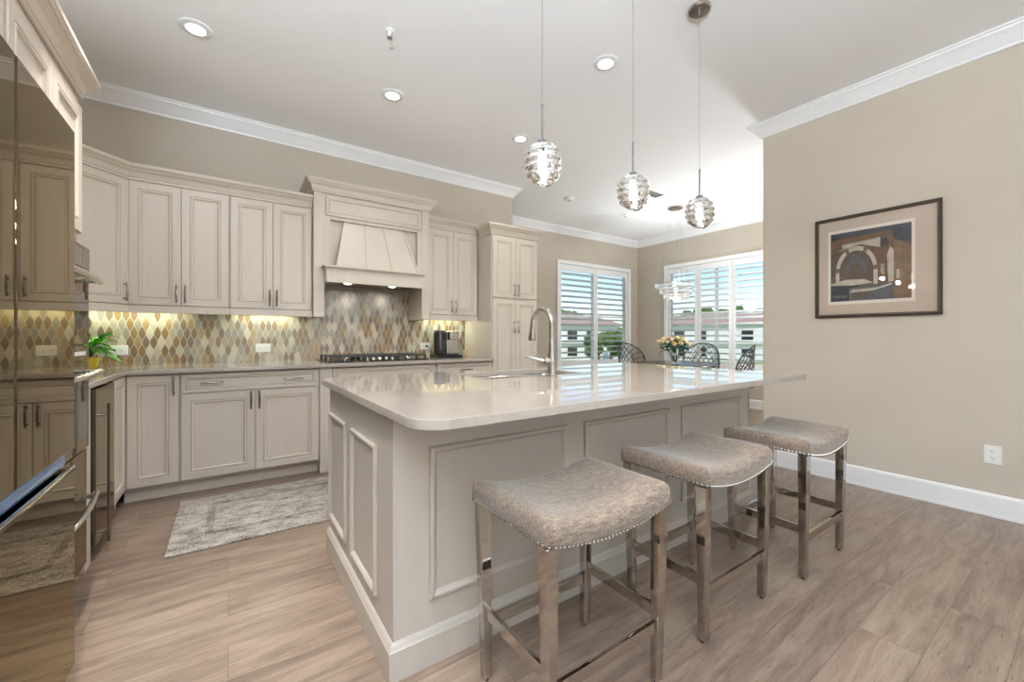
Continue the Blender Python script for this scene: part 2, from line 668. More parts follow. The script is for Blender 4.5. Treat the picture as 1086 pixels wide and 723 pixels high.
crown_room = [(0, CZ - .115), (.010, CZ - .115), (.014, CZ - .10), (.022, CZ - .094), (.045, CZ - .062), (.072, CZ - .034), (.084, CZ - .028), (.088, CZ - .014), (.098, CZ - .012), (.098, CZ - .0005), (0, CZ - .0005)]
room_path = [(XL, YR), (XL, YB), (XC, YB), (XC, YD), (XD, YD), (XD, YE), (XR, YE), (XR, YR)]
struct(MB().sweep(room_path, crown_room), 'trim_1', M['trim'])
base_prof = [(0, .0005), (.016, .0005), (.016, .018), (.014, .02), (.014, .125), (.010, .135), (.006, .143), (0, .145)]
struct(MB().sweep([(XC, YB + .001), (XC, YD), (XD, YD), (XD, YE), (XR, YE), (XR, YR), (3.4, YR)], base_prof), 'baseboard_right', M['trim'])
struct(MB().sweep([(-.2, YR), (XL, YR), (XL, .9)], base_prof), 'baseboard_left', M['trim'])

# tiled backsplash, higher behind the cooktop
mb = MB()
mb.box(-1.20, 2.325, 4.360, 4.3695, .9155, 1.352).box(.712, 1.632, 4.360, 4.3695, 1.352, 1.60)
struct(mb, 'wall_backsplash', M['ogee'], smooth=False)

# ------------------------------------------------------------------ windows and shutters


def make_window(name, w, h, rows=1):
    """local: x along the wall, -y into the room, z up from 0; opening w x h"""
    o = bpy.data.objects.new(name, None)
    COL.objects.link(o)
    o['kind'] = 'structure'
    c = .062
    mb = MB()
    for x0, x1, z0, z1 in ((-c, 0, -c, h + c), (w, w + c, -c, h + c), (0, w, h, h + c), (0, w, -c, 0)):
        mb.box(x0, x1, -.03, -.001, z0, z1, bev=.004)
    a = mb.build('window_casing', M['shut'], o)
    mb = MB()
    for x0, x1, z0, z1 in ((.0, .05, 0, h), (w - .05, w, 0, h), (.05, w - .05, h - .05, h), (.05, w - .05, 0, .05), (w / 2 - .025, w / 2 + .025, .05, h - .05), (.05, w / 2 - .025, h * .5 - .018, h * .5 + .018), (w / 2 + .025, w - .05, h * .5 - .018, h * .5 + .018)):
        mb.box(x0 + .001, x1 - .001, .07, .105, z0 + .001, z1 - .001)
    mb.build('sash', M['shut'], o)
    MB().box(.05, w - .05, .085, .089, .05, h - .05).build('glass_pane', M['pane'], o)
    return o


def make_shutter(w, h, loc, rz, label, name='shutter_panel'):
    t = thing(name, label, 'shutter', loc, rz, 'plantation shutters of the dining windows')
    st = .05
    mb = MB()
    mb.box(0, st, 0, .028, 0, h, bev=.003).box(w - st, w, 0, .028, 0, h, bev=.003)
    mb.box(st, w - st, 0, .028, 0, .085, bev=.002).box(st, w - st, 0, .028, h - .11, h, bev=.002)
    mb.build('panel_frame', M['shut'], t)
    n = 16
    z0, z1 = .085, h - .11
    mb = MB()
    for i in range(n):
        z = z0 + (i + .5) * (z1 - z0) / n
        Mx = Matrix.Translation((w / 2, .014, z)) @ Matrix.Rotation(R(-22), 4, 'X') @ Matrix.Diagonal((1, 1, 1, 1))
        prof = [(.043 * math.cos(a), .0055 * math.sin(a)) for a in [2 * math.pi * k / 12 for k in range(12)]]
        b2 = bmesh.new()
        L = w / 2 - st - .002
        A = [b2.verts.new((-L, y, zz)) for y, zz in prof]
        B = [b2.verts.new((L, y, zz)) for y, zz in prof]
        b2.faces.new(A[::-1])
        b2.faces.new(B)
        for k in range(12):
            b2.faces.new((A[k], A[(k + 1) % 12], B[(k + 1) % 12], B[k]))
        bmesh.ops.recalc_face_normals(b2, faces=b2.faces[:])
        mb._merge(b2, 0, Mx)
    mb.build('louvers', M['shut'], t)
    return t


w1 = make_window('window_1', W1[1] - W1[0], W1[3] - W1[2])
w1.location = (W1[0], YD, W1[2])
hw = (W1[1] - W1[0])
hh = W1[3] - W1[2]
make_shutter(hw / 2 - .004, hh - .008, (W1[0] + .002, YD + .002, W1[2] + .004), 0, 'white louvered shutter panel on the left half of the far dining window, behind the faucet')
make_shutter(hw / 2 - .004, hh - .008, (W1[0] + hw / 2 + .002, YD + .002, W1[2] + .004), 0, 'white louvered shutter panel on the far dining window, next to the room corner')
w2 = make_window('window_2', W2[1] - W2[0], W2[3] - W2[2])
w2.location = (XD, W2[1], W2[2])
w2.rotation_euler = (0, 0, R(-90))
pw = (W2[1] - W2[0]) / 3
for i, lb in enumerate(('white louvered shutter panel behind the vase of roses and the chandelier', 'middle white louvered shutter panel between the chandelier and the right pendant', 'white louvered shutter panel beside the free end of the beige right wall')):
    make_shutter(pw - .006, hh - .008, (XD + .002, W2[1] - i * pw - .003, W2[2] + .004), R(-90), lb)
# sliding door behind the camera
o = bpy.data.objects.new('door_1', None)
COL.objects.link(o)
o['kind'] = 'structure'
mb = MB()
for x0, x1, z0, z1 in ((-.2, -.12, 0, 2.4), (3.32, 3.4, 0, 2.4), (1.56, 1.64, .06, 2.32), (-.12, 3.32, 2.32, 2.4), (-.12, 3.32, 0, .06)):
    mb.box(x0 + .001, x1 - .001, YR - .09, YR - .04, z0 + .001, z1 - .001)
mb.build('door_frame', M['shut'], o)
MB().box(-.12, 3.32, YR - .068, YR - .062, .06, 2.32).build('door_glass', M['pane'], o)

# ------------------------------------------------------------------ cabinetry
DOOR = [(0, 0), (0, -.017), (.003, -.020), (.050, -.020), (.0525, -.0165), (.0565, -.0165), (.059, -.0205), (.066, -.0195), (.072, -.0125), (.0755, -.0115), (.082, -.0125), (.090, -.010)]
DGL = (5, 9)
DRAW = [(0, 0), (0, -.017), (.003, -.020), (.024, -.020), (.0265, -.0165), (.030, -.0165), (.0325, -.0200), (.038, -.0185), (.042, -.013), (.045, -.012), (.050, -.0125)]
DRGL = (5, 9)


def pull(parent, x, z, vert=True, L=.128, y=-.02):
    mb = MB()
    d = Vector((0, 0, 1)) if vert else Vector((1, 0, 0))
    c = Vector((x, y, z))
    for s in (-1, 1):
        p = c + d * (s * L * .40)
        mb.tube([p, p + Vector((0, -.008, 0)), p + Vector((0, -.024, 0))], [.0075, .0048, .0045], 8)
        mb.sphere(c + d * (s * L * .5) + Vector((0, -.027, 0)), .0065, u=8, v=6)
    pts = [c + d * (L * t) + Vector((0, -.027 - .004 * (1 - (2 * t) ** 2), 0)) for t in (-.5, -.36, -.2, 0, .2, .36, .5)]
    mb.tube(pts, [.0045, .0052, .0066, .0072, .0066, .0052, .0045], 8)
    return mb.build('handle', M['nickel'], parent)


def front(parent, x0, x1, z0, z1, kind='door', y=0.0, handles=(), name=None, mats=None):
    mb = MB()
    mb.frame_rings(x0, x1, z0, z1, DOOR if kind == 'door' else DRAW, y, DGL if kind == 'door' else DRGL)
    o = mb.build(name or kind, mats or [M['cab'], M['glaze']], parent, angle=20)
    for (hx, hz, vert) in handles:
        pull(o, hx, hz, vert, y=y - .02)
    return o


def carcass(t, w, d, z0, z1, x0=0.0):
    MB().box(x0, x0 + w, 0, d, z0, z1).build('carcass', [M['cab']], t)


def toe_kick(t, w, d, x0=0.0):
    MB().box(x0, x0 + w, .06, d, 0, .10).build('toe_kick', [M['cab']], t)


CROWN = [(0, 0), (.010, 0), (.013, .004), (.013, .012), (.008, .016), (.008, .020), (.014, .023), (.017, .036), (.026, .054), (.042, .068), (.046, .070), (.046, .076), (.055, .080), (.060, .088), (.064, .090), (.064, .110), (0, .110)]
CY = 3.76      # base carcass face, doors stand 2 cm proud
CD = .60

# --- base cabinets of the back run
t = thing('base_cabinet', 'cream one-door base cabinet in the inside corner left of the drawer cabinet', 'base cabinet', (-.585, CY, 0))
carcass(t, .297, CD, .10, .884)
toe_kick(t, .297, CD)
front(t, .022, .297 - .004, .114, .872, handles=[(.297 - .028, .795, True)])

t = thing('base_cabinet', 'cream base cabinet with one wide drawer over two doors, behind the rug', 'base cabinet', (-.286, CY, 0))
carcass(t, .912, CD, .10, .884)
toe_kick(t, .912, CD)
front(t, .010, .906, .735, .872, 'drawer', handles=[(.19, .805, False), (.72, .805, False)])
front(t, .010, .4565, .114, .729, handles=[(.4565 - .026, .655, True)])
front(t, .4595, .906, .114, .729, handles=[(.4595 + .026, .655, True)])

t = thing('base_cabinet', 'cream base cabinet with a plain drawer front under the gas cooktop', 'base cabinet', (.628, CY, 0))
carcass(t, 1.062, CD, .10, .884)
toe_kick(t, 1.062, CD)
MB().box(.004, .098, -.022, 0, 0, .884, bev=.002).build('pilaster', [M['cab']], t)
front(t, .105, 1.030, .735, .872, 'drawer')
front(t, .105, .566, .114, .729)
front(t, .569, 1.030, .114, .729)

t = thing('base_cabinet', 'cream drawer base cabinet under the coffee maker, against the pantry', 'base cabinet', (1.692, CY, 0))
carcass(t, .634, CD, .10, .884)
toe_kick(t, .634, CD)
MB().box(-.001, .013, -.026, -.0005, .0, .884, bev=.002).build('pilaster', [M['cab']], t)
front(t, .016, .628, .735, .872, 'drawer', handles=[(.32, .805, False)])
front(t, .016, .628, .43, .729, handles=[(.32, .65, False)])
front(t, .016, .628, .114, .424, handles=[(.32, .35, False)])

# --- left run: panelled cabinet beyond the wine fridge (faces +x)
LX = -.565     # visible faces of the left run
t = thing('base_cabinet', 'narrow cream panelled cabinet in the corner beside the wine fridge', 'base cabinet', (LX - .02, 3.36, 0), R(90))
carcass(t, .378, .60, .10, .884)
MB().box(0, .378, .03, .60, 0, .10).build('toe_kick', [M['cab']], t)
front(t, .012, .374, .114, .872)

# --- worktop, L shaped
mb = MB()
mb.prism([(-1.208, 2.775), (-.555, 2.775), (-.555, 3.69), (2.326, 3.69), (2.326, 4.368), (-1.208, 4.368)], .8845, .9145, bev=.003)
tag(mb.build('worktop', M['quartz']), 'L-shaped cream quartz worktop along the tiled back wall', 'countertop')

# --- wall cabinets
UY = 4.06
UD = .308
UZ0, UZ1 = 1.365, 2.29


def wall_cabinet(label, x0, x1, handles_in=True, left_crown=None, right_crown=None):
    t = thing('wall_cabinet', label, 'wall cabinet', (x0, UY, 0))
    w = x1 - x0
    carcass(t, w, UD, UZ0, UZ1 + .10)
    m_ = w / 2
    front(t, .006, m_ - .0015, 1.377, 2.282, handles=[(m_ - .026, 1.468, True)])
    front(t, m_ + .0015, w - .006, 1.377, 2.282, handles=[(m_ + .026, 1.468, True)])
    MB().box(0, w, -.022, -.002, 1.318, 1.372, bev=.003).build('light_rail', [M['cab']], t)
    MB().sweep([(0, -.002), (w, -.002)], [(o, 2.288 + z) for o, z in CROWN]).build('crown', [M['cab']], t, angle=18)
    return t


wall_cabinet('cream two-door wall cabinet next to the angled corner cabinet', -.604, .0085)
wall_cabinet('cream two-door wall cabinet directly left of the range hood', .0105, .620)
wall_cabinet('cream two-door wall cabinet between range hood and tall pantry', 1.716, 2.322)

# angled corner cabinet
t = thing('wall_cabinet', 'angled one-door corner wall cabinet beside the oven tower', 'wall cabinet', (-.606, UY, 0))
d = .302
# footprint in local coords: (0,0) is the right front corner
foot = [(0, 0), (0, UD), (-.60, UD), (-.60, -.29), (-d, -.302)]
MB().prism([(0, .0), (0, UD), (-.602, UD), (-.602, -.302), (-.302, -.302)], UZ0, UZ1 + .10).build('carcass', [M['cab']], t)
dl = math.hypot(.302, .302)
mb = MB()
mb.frame_rings(.004, dl - .006, 1.377, 2.282, DOOR, 0, DGL)
dr = mb.build('door', [M['cab'], M['glaze']], t, angle=20)
dr.location = (-.302, -.302, 0)
dr.rotation_euler = (0, 0, R(45))
pull(dr, dl - .035, 1.468, True)
MB().sweep([(-.302, -.302), (0, 0)], [(.002, 1.318), (.022, 1.318), (.022, 1.372), (.002, 1.372)]).build('light_rail', [M['cab']], t)
MB().sweep([(-.602, -.302), (-.302, -.302), (0, 0)], [(o + .002, 2.288 + z) for o, z in CROWN]).build('crown', [M['cab']], t, angle=18)

# --- range hood
HX0, HX1, HY = .623, 1.713, 3.985
t = thing('range_hood', 'cream wooden range hood with tapered ribbed canopy and mantel above the cooktop', 'range hood', (HX0, HY, 0))
w = HX1 - HX0
for s in (0, 1):
    x0, x1 = ((0, .085), (w - .080, w))[s]
    mb = MB()
    mb.box(x0, x1, 0, .382, 1.352, 2.43)
    mb.box(x0 - .0, x1 + .0, -.006, .382, 1.318, 1.352, bev=.003)
    mb.build('pilaster', [M['cab']], t)
mb = MB()
mb.box(.086, w - .081, .012, .38, 2.205, 2.43)
mb.frame_rings(.10, w - .095, 2.235, 2.405, [(0, .012), (0, -.002), (.004, -.004), (.022, -.004), (.026, .003), (.030, .003), (.036, .0)], 0, (5,))
mb.build('frieze_panel', [M['cab'], M['glaze']], t, angle=20)
mb = MB()
mb.box(.086, .135, .0, .05, 1.77, 2.204).box(w - .128, w - .081, .0, .05, 1.77, 2.204)
mb.box(.086, w - .081, .055, .38, 1.77, 2.204)
mb.build('back_panel', [M['cab']], t)
# tapered canopy (front face slopes out to the mantel)
tx0, tx1, bx0, bx1 = .262, .818, .168, .948
ty, by_ = .030, -.095
b2 = bmesh.new()
vs = [b2.verts.new(p) for p in ((bx0, by_, 1.77), (bx1, by_, 1.77), (bx1, .053, 1.77), (bx0, .053, 1.77), (tx0, ty, 2.203), (tx1, ty, 2.203), (tx1, .053, 2.203), (tx0, .053, 2.203))]
for f in ((0, 1, 5, 4), (1, 2, 6, 5), (3, 0, 4, 7), (2, 3, 7, 6), (4, 5, 6, 7), (3, 2, 1, 0)):
    b2.faces.new([vs[i] for i in f])
mb = MB()
mb._merge(b2, 0)
mb.build('canopy', [M['cab']], t, smooth=False)
for k in range(4):
    f = (.012, .345, .655, .988)[k]
    x_b, x_t = bx0 + f * (bx1 - bx0), tx0 + f * (tx1 - tx0)
    mb = MB()
    hw_ = .009
    b2 = bmesh.new()
    fr = [b2.verts.new(p) for p in ((x_b - hw_, by_ - .008, 1.771), (x_b + hw_, by_ - .008, 1.771), (x_t + hw_, ty - .008, 2.202), (x_t - hw_, ty - .008, 2.202))]
    bk = [b2.verts.new((v.co.x, v.co.y + .0075, v.co.z)) for v in fr]
    b2.faces.new(fr)
    for i in range(4):
        q = b2.faces.new((fr[i], bk[i], bk[(i + 1) % 4], fr[(i + 1) % 4]))
    bmesh.ops.recalc_face_normals(b2, faces=b2.faces[:])
    mb._merge(b2, 0)
    mb.build('batten', [M['cab']], t, smooth=False)
mb = MB()
mb.box(.086, w - .116, -.112, -.09, 1.622, 1.745).box(.086, .108, -.09, .36, 1.622, 1.745).box(w - .138, w - .116, -.09, .36, 1.622, 1.745)
mb.sweep([(.086, .05), (.086, -.112), (w - .116, -.112), (w - .116, .05)][::-1] if False else [(w - .116, .05), (w - .116, -.112), (.086, -.112), (.086, .05)][::-1],
         [(0, 1.735), (.006, 1.735), (.010, 1.745), (.022, 1.752), (.026, 1.756), (.026, 1.769), (0, 1.769)])
mb.box(.09, w - .12, -.10, .05, 1.745, 1.7692)
mb.build('mantel', [M['cab']], t)
mb = MB()
mb.box(.109, w - .139, -.089, .365, 1.638, 1.646)
mb.box(.109, w - .139, .06, .365, 1.6461, 1.768)
ins = mb.build('vent_insert', [M['bnickel']], t)
mb = MB()
for k in range(2):
    mb = MB()
    Mx = Matrix.Translation((.30 + k * .42, .06, 1.633))
    mb.lathe([(0, 0), (.028, 0), (.034, .004)], 20, 0, Mx)
    mb.build('hood_lamp', [M['lamp']], ins)
    light('hood_light', 'SPOT', (.30 + k * .42, .06, 1.624), (R(-8), 0, 0), 5, (1, .78, .55), parent=t, spot=R(120), radius=.03)
MB().sweep([(-.002, .38), (-.002, -.002), (w + .002, -.002), (w + .002, .38)], [(o, 2.43 + z) for o, z in CROWN]).build('crown', [M['cab']], t, angle=18)
MB().box(0, w, 0, .38, 2.4305, 2.538).build('crown_block', [M['cab']], t)

# --- pantry tower
t = thing('pantry_cabinet', 'tall cream four-door pantry cabinet at the end of the back run', 'pantry cabinet', (2.330, CY, 0))
w = .620
carcass(t, w, .604, .10, 2.25)
toe_kick(t, w, .60)
m_ = w / 2
front(t, .010, m_ - .0015, 1.568, 2.24, handles=[(m_ - .026, 1.655, True)])
front(t, m_ + .0015, w - .010, 1.568, 2.24, handles=[(m_ + .026, 1.655, True)])
front(t, .010, m_ - .0015, .114, 1.552, handles=[(m_ - .026, 1.25, True)])
front(t, m_ + .0015, w - .010, .114, 1.552, handles=[(m_ + .026, 1.25, True)])
MB().sweep([(-.002, .228), (-.002, -.002), (w + .002, -.002), (w + .002, .605)], [(o, 2.25 + z) for o, z in CROWN]).build('crown', [M['cab']], t, angle=18)
MB().box(0, w, 0, .60, 2.2505, 2.358).build('crown_block', [M['cab']], t)

# --- under-cabinet lights
for (xa, xb) in ((-.86, -.30), (.06, .50), (1.80, 2.24)):
    light('under_cabinet_light', 'AREA', ((xa + xb) / 2, 4.300, 1.362), (R(-14), 0, 0), 2.3 * (xb - xa) / .5, (.95, 1, .74), xb - xa, .03)

# --- oven tower and fridge surround (left run, faces +x)
TX = LX - .02
t = thing('oven_tower', 'tall cream cabinet tower housing the wall ovens beside the fridge', 'oven cabinet', (TX, 1.935, 0), R(90))
w = .83
mb = MB()
mb.box(0, .03, 0, .60, .0, 2.28).box(w - .022, w, 0, .60, 0, 2.28)
mb.box(.03, w - .022, 0, .60, 1.60, 2.28)
mb.box(.03, w - .022, .58, .60, .10, 1.60)
mb.box(.03, w - .022, .03, .58, 0, .06)
mb.build('carcass', [M['cab']], t)
front(t, .014, w / 2 - .0015, 1.625, 2.215, handles=[(w / 2 - .03, 1.71, True)])
front(t, w / 2 + .0015, w - .024, 1.625, 2.215, handles=[(w / 2 + .03, 1.71, True)])
MB().sweep([(0, -.002), (w + .002, -.002), (w + .002, .60)], [(o, 2.272 + z) for o, z in CROWN]).build('crown', [M['cab']], t, angle=18)
MB().box(0, w, 0, .60, 2.2805, 2.38).build('crown_block', [M['cab']], t)

t = thing('wall_cabinet', 'cream cabinet built over the stainless fridge', 'wall cabinet', (TX, .965, 0), R(90))
w = .966
mb = MB()
mb.box(0, w, 0, .60, 1.845, 2.28).box(0, .025, 0, .60, 0, 1.845)
mb.build('carcass', [M['cab']], t)
front(t, .014, w / 2 - .0015, 1.865, 2.215, handles=[(w / 2 - .03, 1.95, True)])
front(t, w / 2 + .0015, w - .014, 1.865, 2.215, handles=[(w / 2 + .03, 1.95, True)])
MB().sweep([(-.002, .60), (-.002, -.002), (w, -.002)], [(o, 2.272 + z) for o, z in CROWN]).build('crown', [M['cab']], t, angle=18)
MB().box(0, w, 0, .60, 2.2805, 2.38).build('crown_block', [M['cab']], t)

# --- fridge
t = thing('refrigerator', 'dark mirror-like stainless french door refrigerator at the left edge', 'refrigerator', (-.41, .998, 0), R(90))
w = .914
mb = MB()
mb.box(.004, w - .004, .07, .76, .03, 1.80, bev=.004)
mb.box(.03, w - .03, .10, .74, .0, .035)
mb.build('body', [M['blackm']], t)
for s in (0, 1):
    x0, x1 = ((.002, w / 2 - .003), (w / 2 + .003, w - .002))[s]
    MB().box(x0, x1, 0, .066, .775, 1.808, bev=.008, seg=3).build('door', [M['steel']], t)
mb = MB()
mb.box(.002, w - .002, 0, .066, .075, .715, bev=.008, seg=3)
dw = mb.build('freezer_drawer', [M['steel']], t)
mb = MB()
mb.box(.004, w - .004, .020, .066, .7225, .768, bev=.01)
mb.build('recessed_grip', [M['bluegrip']], t)
mb = MB()
mb.box(.002, w - .002, .0, .0105, .7155, .7215, bev=.002)
mb.build('grip_edge', [M['steel_l']], dw)
MB().box(.02, w - .02, .03, .065, .03, .072).build('toe_grille', [M['blackm']], t)

# --- double wall oven
t = thing('wall_oven', 'stainless double wall oven set in the cream tower', 'oven', (TX, 1.972, 0), R(90))
w = .764
MB().box(.0, w, .004, .55, .625, 1.555).build('oven_body', [M['blackm']], t)
mb = MB()
mb.box(-.004, w + .004, -.045, .003, 1.436, 1.553, bev=.004)
cp = mb.build('control_panel', [M['steel']], t)
MB().box(w * .25, w - .03, -.048, -.0455, 1.452, 1.535).build('display', [M['dglass']], cp)


def oven_door(z0, z1, hz):
    mb = MB()
    mb.box(-.004, w + .004, -.042, .003, z0, z1, bev=.004)
    d = mb.build('oven_door', [M['steel']], t)
    MB().box(.07, w - .03, -.0445, -.0425, z0 + .06, z1 - .085).build('oven_window', [M['dglass']], d)
    mb = MB()
    pts = [(.015 + (w - .03) * k / 12, -.085 - .018 * math.sin(math.pi * k / 12), hz) for k in range(13)]
    mb.tube(pts, .0135, 10)
    for x in (.05, w - .05):
        mb.box(x - .014, x + .014, -.088, -.041, hz - .011, hz + .011, bev=.003)
    mb.build('oven_handle', [M['steel_l']], d)


oven_door(1.105, 1.428, 1.400)
mb = MB()
mb.box(-.004, w + .004, -.042, .003, 1.03, 1.10, bev=.004)
tr = mb.build('trim_strip', [M['steel']], t)
MB().box(w * .3, w - .06, -.0445, -.0425, 1.056, 1.074).build('display', [M['white_p']], tr)
oven_door(.625, 1.025, .975)

t = thing('warming_drawer', 'stainless warming drawer with curved handle below the wall oven', 'drawer', (TX, 1.972, 0), R(90))
MB().box(.0, w, .004, .50, .075, .612).build('drawer_box', [M['blackm']], t)
mb = MB()
mb.box(-.004, w + .004, -.035, .003, .075, .615, bev=.004)
mb.build('drawer_front', [M['steel']], t)
mb = MB()
pts = [(.015 + (w - .03) * k / 12, -.07 - .028 * math.sin(math.pi * k / 12), .40) for k in range(13)]
mb.tube(pts, .012, 10)
for x in (.05, w - .05):
    mb.box(x - .012, x + .012, -.075, -.034, .389, .411, bev=.003)
mb.build('handle', [M['steel_l']], t)

# --- wine fridge
t = thing('wine_fridge', 'narrow under-counter wine fridge with dark glass door and bar handle', 'wine fridge', (LX - .012, 2.80, 0), R(90))
w = .545
mb = MB()
mb.box(.0, .10, -.008, .02, .0, .882)
mb.build('filler', [M['cab']], t)
MB().box(.105, w, .012, .56, .06, .876).build('body', [M['blackm']], t)
mb = MB()
mb.box(.118, w - .012, -.024, .010, .075, .874, bev=.003)
d = mb.build('door', [M['steel']], t)
mb = MB()
mb.box(.106, .1175, -.012, .011, .07, .876)
mb.build('door_gasket', [M['black']], d)
MB().box(w - .0115, w - .001, -.012, .011, .07, .876).build('door_gasket', [M['black']], d)
mb = MB()
mb.tube([(.20, -.058, .06), (.20, -.058, .79)], .0065, 10)
for z in (.12, .73):
    mb.tube([(.20, -.023, z), (.20, -.058, z)], .006, 8)
mb.build('handle', [M['nickel']], d)
MB().box(.11, w, .015, .05, .0, .058).build('toe_grille', [M['blackm']], t)

# ------------------------------------------------------------------ cooktop
t = thing('gas_cooktop', 'black gas cooktop with cast iron grates set in the back worktop', 'cooktop', (.705, 3.80, .9145))
w, dp = .93, .50
mb = MB()
mb.box(0, w, 0, dp, .0005, .012, bev=.004)
mb.build('cooktop_base', [M['black']], t)
for k in range(3):
    x0 = .02 + k * .298
    x1 = x0 + .292
    mb = MB()
    z = .048
    pts = [(x0 + .006, .03, z), (x1 - .006, .03, z), (x1 - .006, dp - .03, z), (x0 + .006, dp - .03, z)]
    for a, b in zip(pts, pts[1:] + pts[:1]):
        mb.tube([a, b], .0075, 6)
    xm = (x0 + x1) / 2
    mb.tube([(xm, .03, z), (xm, dp - .03, z)], .0065, 6)
    mb.tube([(x0, dp / 2, z), (x1, dp / 2, z)], .0065, 6)
    for yy in (.14, dp - .14):
        mb.tube([(x0, yy, z), (x1, yy, z)], .0065, 6)
    for (px, py) in ((x0 + .008, .03), (x1 - .008, .03), (x0 + .008, dp - .03), (x1 - .008, dp - .03), (x0 + .008, dp / 2), (x1 - .008, dp / 2)):
        mb.box(px - .009, px + .009, py - .009, py + .009, .0121, .05, bev=.002)
    mb.build('grate', [M['blackm']], t)
for (bx, by, r) in ((.166, .14, .038), (.166, .36, .045), (.464, .27, .06), (.762, .14, .045), (.762, .36, .038)):
    MB().lathe([(0, .034), (r * .9, .034), (r, .030), (r, .024), (r * .8, .022), (r * .8, .0122), (0, .0122)], 20, 0, Matrix.Translation((bx, by, 0))).build('burner', [M['steel_l']], t)
for k in range(5):
    MB().lathe([(0, .036), (.014, .036), (.018, .030), (.019, .0122), (0, .0122)], 16, 0, Matrix.Translation((.344 + k * .06, .068, 0))).build('knob', [M['steel_l']], t)

# ------------------------------------------------------------------ coffee maker and neighbours
t = thing('coffee_maker', 'black and silver single-cup coffee maker on the worktop beside the pantry', 'coffee maker', (1.83, 4.02, .9145))
mb = MB()
mb.box(.0, .295, .0, .23, .0005, .028, bev=.006)
mb.build('base', [M['black']], t)
mb = MB()
mb.lathe([(0, 0), (.062, 0), (.066, .01), (.066, .235), (.06, .247), (0, .25)], 28, 0, Matrix.Translation((.075, .13, .0285)))
mb.build('water_tank', [M['dglass']], t)
mb = MB()
mb.lathe([(0, 0), (.068, 0), (.068, .012), (.03, .02), (0, .02)], 28, 0, Matrix.Translation((.075, .13, .279)))
mb.build('tank_lid', [M['black']], t)
mb = MB()
mb.box(.145, .290, .10, .225, .0285, .288, bev=.012, seg=3)
mb.box(.150, .262, .02, .0995, .19, .288, bev=.012, seg=3)
mb.build('brew_head', [M['steel_l']], t)
mb = MB()
mb.box(.150, .262, .03, .10, .0285, .042, bev=.003)
mb.build('drip_tray', [M['black']], t)
mb = MB()
mb.box(.266, .286, .096, .0995, .20, .262, bev=.001)
mb.build('button_panel', [M['black']], t)
mb = MB()
mb.tube([(1.838, 4.354, 1.035), (1.838, 4.338, 1.035)], .012, 10)
mb.tube([(1.838, 4.338, 1.035), (1.845, 4.31, 1.03), (1.856, 4.27, 1.00), (1.862, 4.24, .95), (1.868, 4.22, .921)], .0035, 6)
tag(mb.build('power_cord', [M['blackm']]), 'black plug and cord running from the outlet to the coffee maker', 'cord')

t = thing('ornament', 'small brass scroll ornament on the worktop beside the pantry side', 'ornament', (2.215, 4.12, .9145))
MB().lathe([(0, 0.0005), (.026, .0005), (.028, .006), (.014, .012), (.008, .02), (0, .022)], 16, 0).build('foot', [M['brass']], t)
mb = MB()
for s in (-1, 1):
    pts = [(s * (.004 + .026 * math.sin(a)), 0, .018 + .028 * (1 - math.cos(a))) for a in [k * .42 for k in range(12)]]
    mb.tube(pts, .0045, 6)
mb.build('scrolls', [M['brass']], t)

# leafy plant in a pot in the corner
t = thing('potted_plant', 'leafy green plant in a small yellow pot in the worktop corner', 'plant', (-.815, 4.14, .9145))
MB().lathe([(0, .0005), (.035, .0005), (.048, .03), (.052, .075), (.048, .08), (.044, .07), (0, .068)], 20, 0).build('pot', [M['pot']], t)


def leaf_mesh(mb, base, direction, L, wd, droop, mi=0):
    d = Vector(direction).normalized()
    up = Vector((0, 0, 1))
    side = d.cross(up)
    if side.length < .05:
        side = Vector((1, 0, 0))
    side.normalize()
    n = 6
    rows = []
    for i in range(n + 1):
        s = i / n
        c = Vector(base) + d * (L * s) + Vector((0, 0, -droop * s * s))
        ww = wd * math.sin(math.pi * min(.97, (s * .9 + .06))) ** .8
        nn = side.cross(d).normalized()
        rows.append((mb.b.verts.new(c - side * ww + nn * .004), mb.b.verts.new(c - nn * .004), mb.b.verts.new(c + side * ww + nn * .004)))
    for a, b in zip(rows, rows[1:]):
        for q in ((a[0], a[1], b[1], b[0]), (a[1], a[2], b[2], b[1])):
            f = mb.b.faces.new(q)
            f.material_index = mi


mb = MB()
rg = random.Random(3)
st = MB()
for i in range(26):
    a = rg.uniform(0, 2 * math.pi)
    e = rg.uniform(.1, 1.2)
    r0 = rg.uniform(.01, .07)
    b = Vector((r0 * math.cos(a), r0 * math.sin(a), .10 + rg.uniform(0, .12)))
    dv = Vector((math.cos(a) * math.cos(e), math.sin(a) * math.cos(e), math.sin(e) * .7))
    leaf_mesh(mb, b, dv, rg.uniform(.085, .13), rg.uniform(.026, .040), rg.uniform(.02, .06))
    st.tube([(0, 0, .07), tuple(b * .6 + Vector((0, 0, .04))), tuple(b)], .0022, 5)
# a trailing shoot towards the outlet
for k, (x, z) in enumerate(((.07, .13), (.10, .10), (.12, .07), (.08, .16))):
    leaf_mesh(mb, (x - .04, -.03, z + .02), (1, -.25, -.2), .095, .032, .03)
mb.build('leaves', [M['pleaf']], t)
st.build('stems', [M['stem']], t)


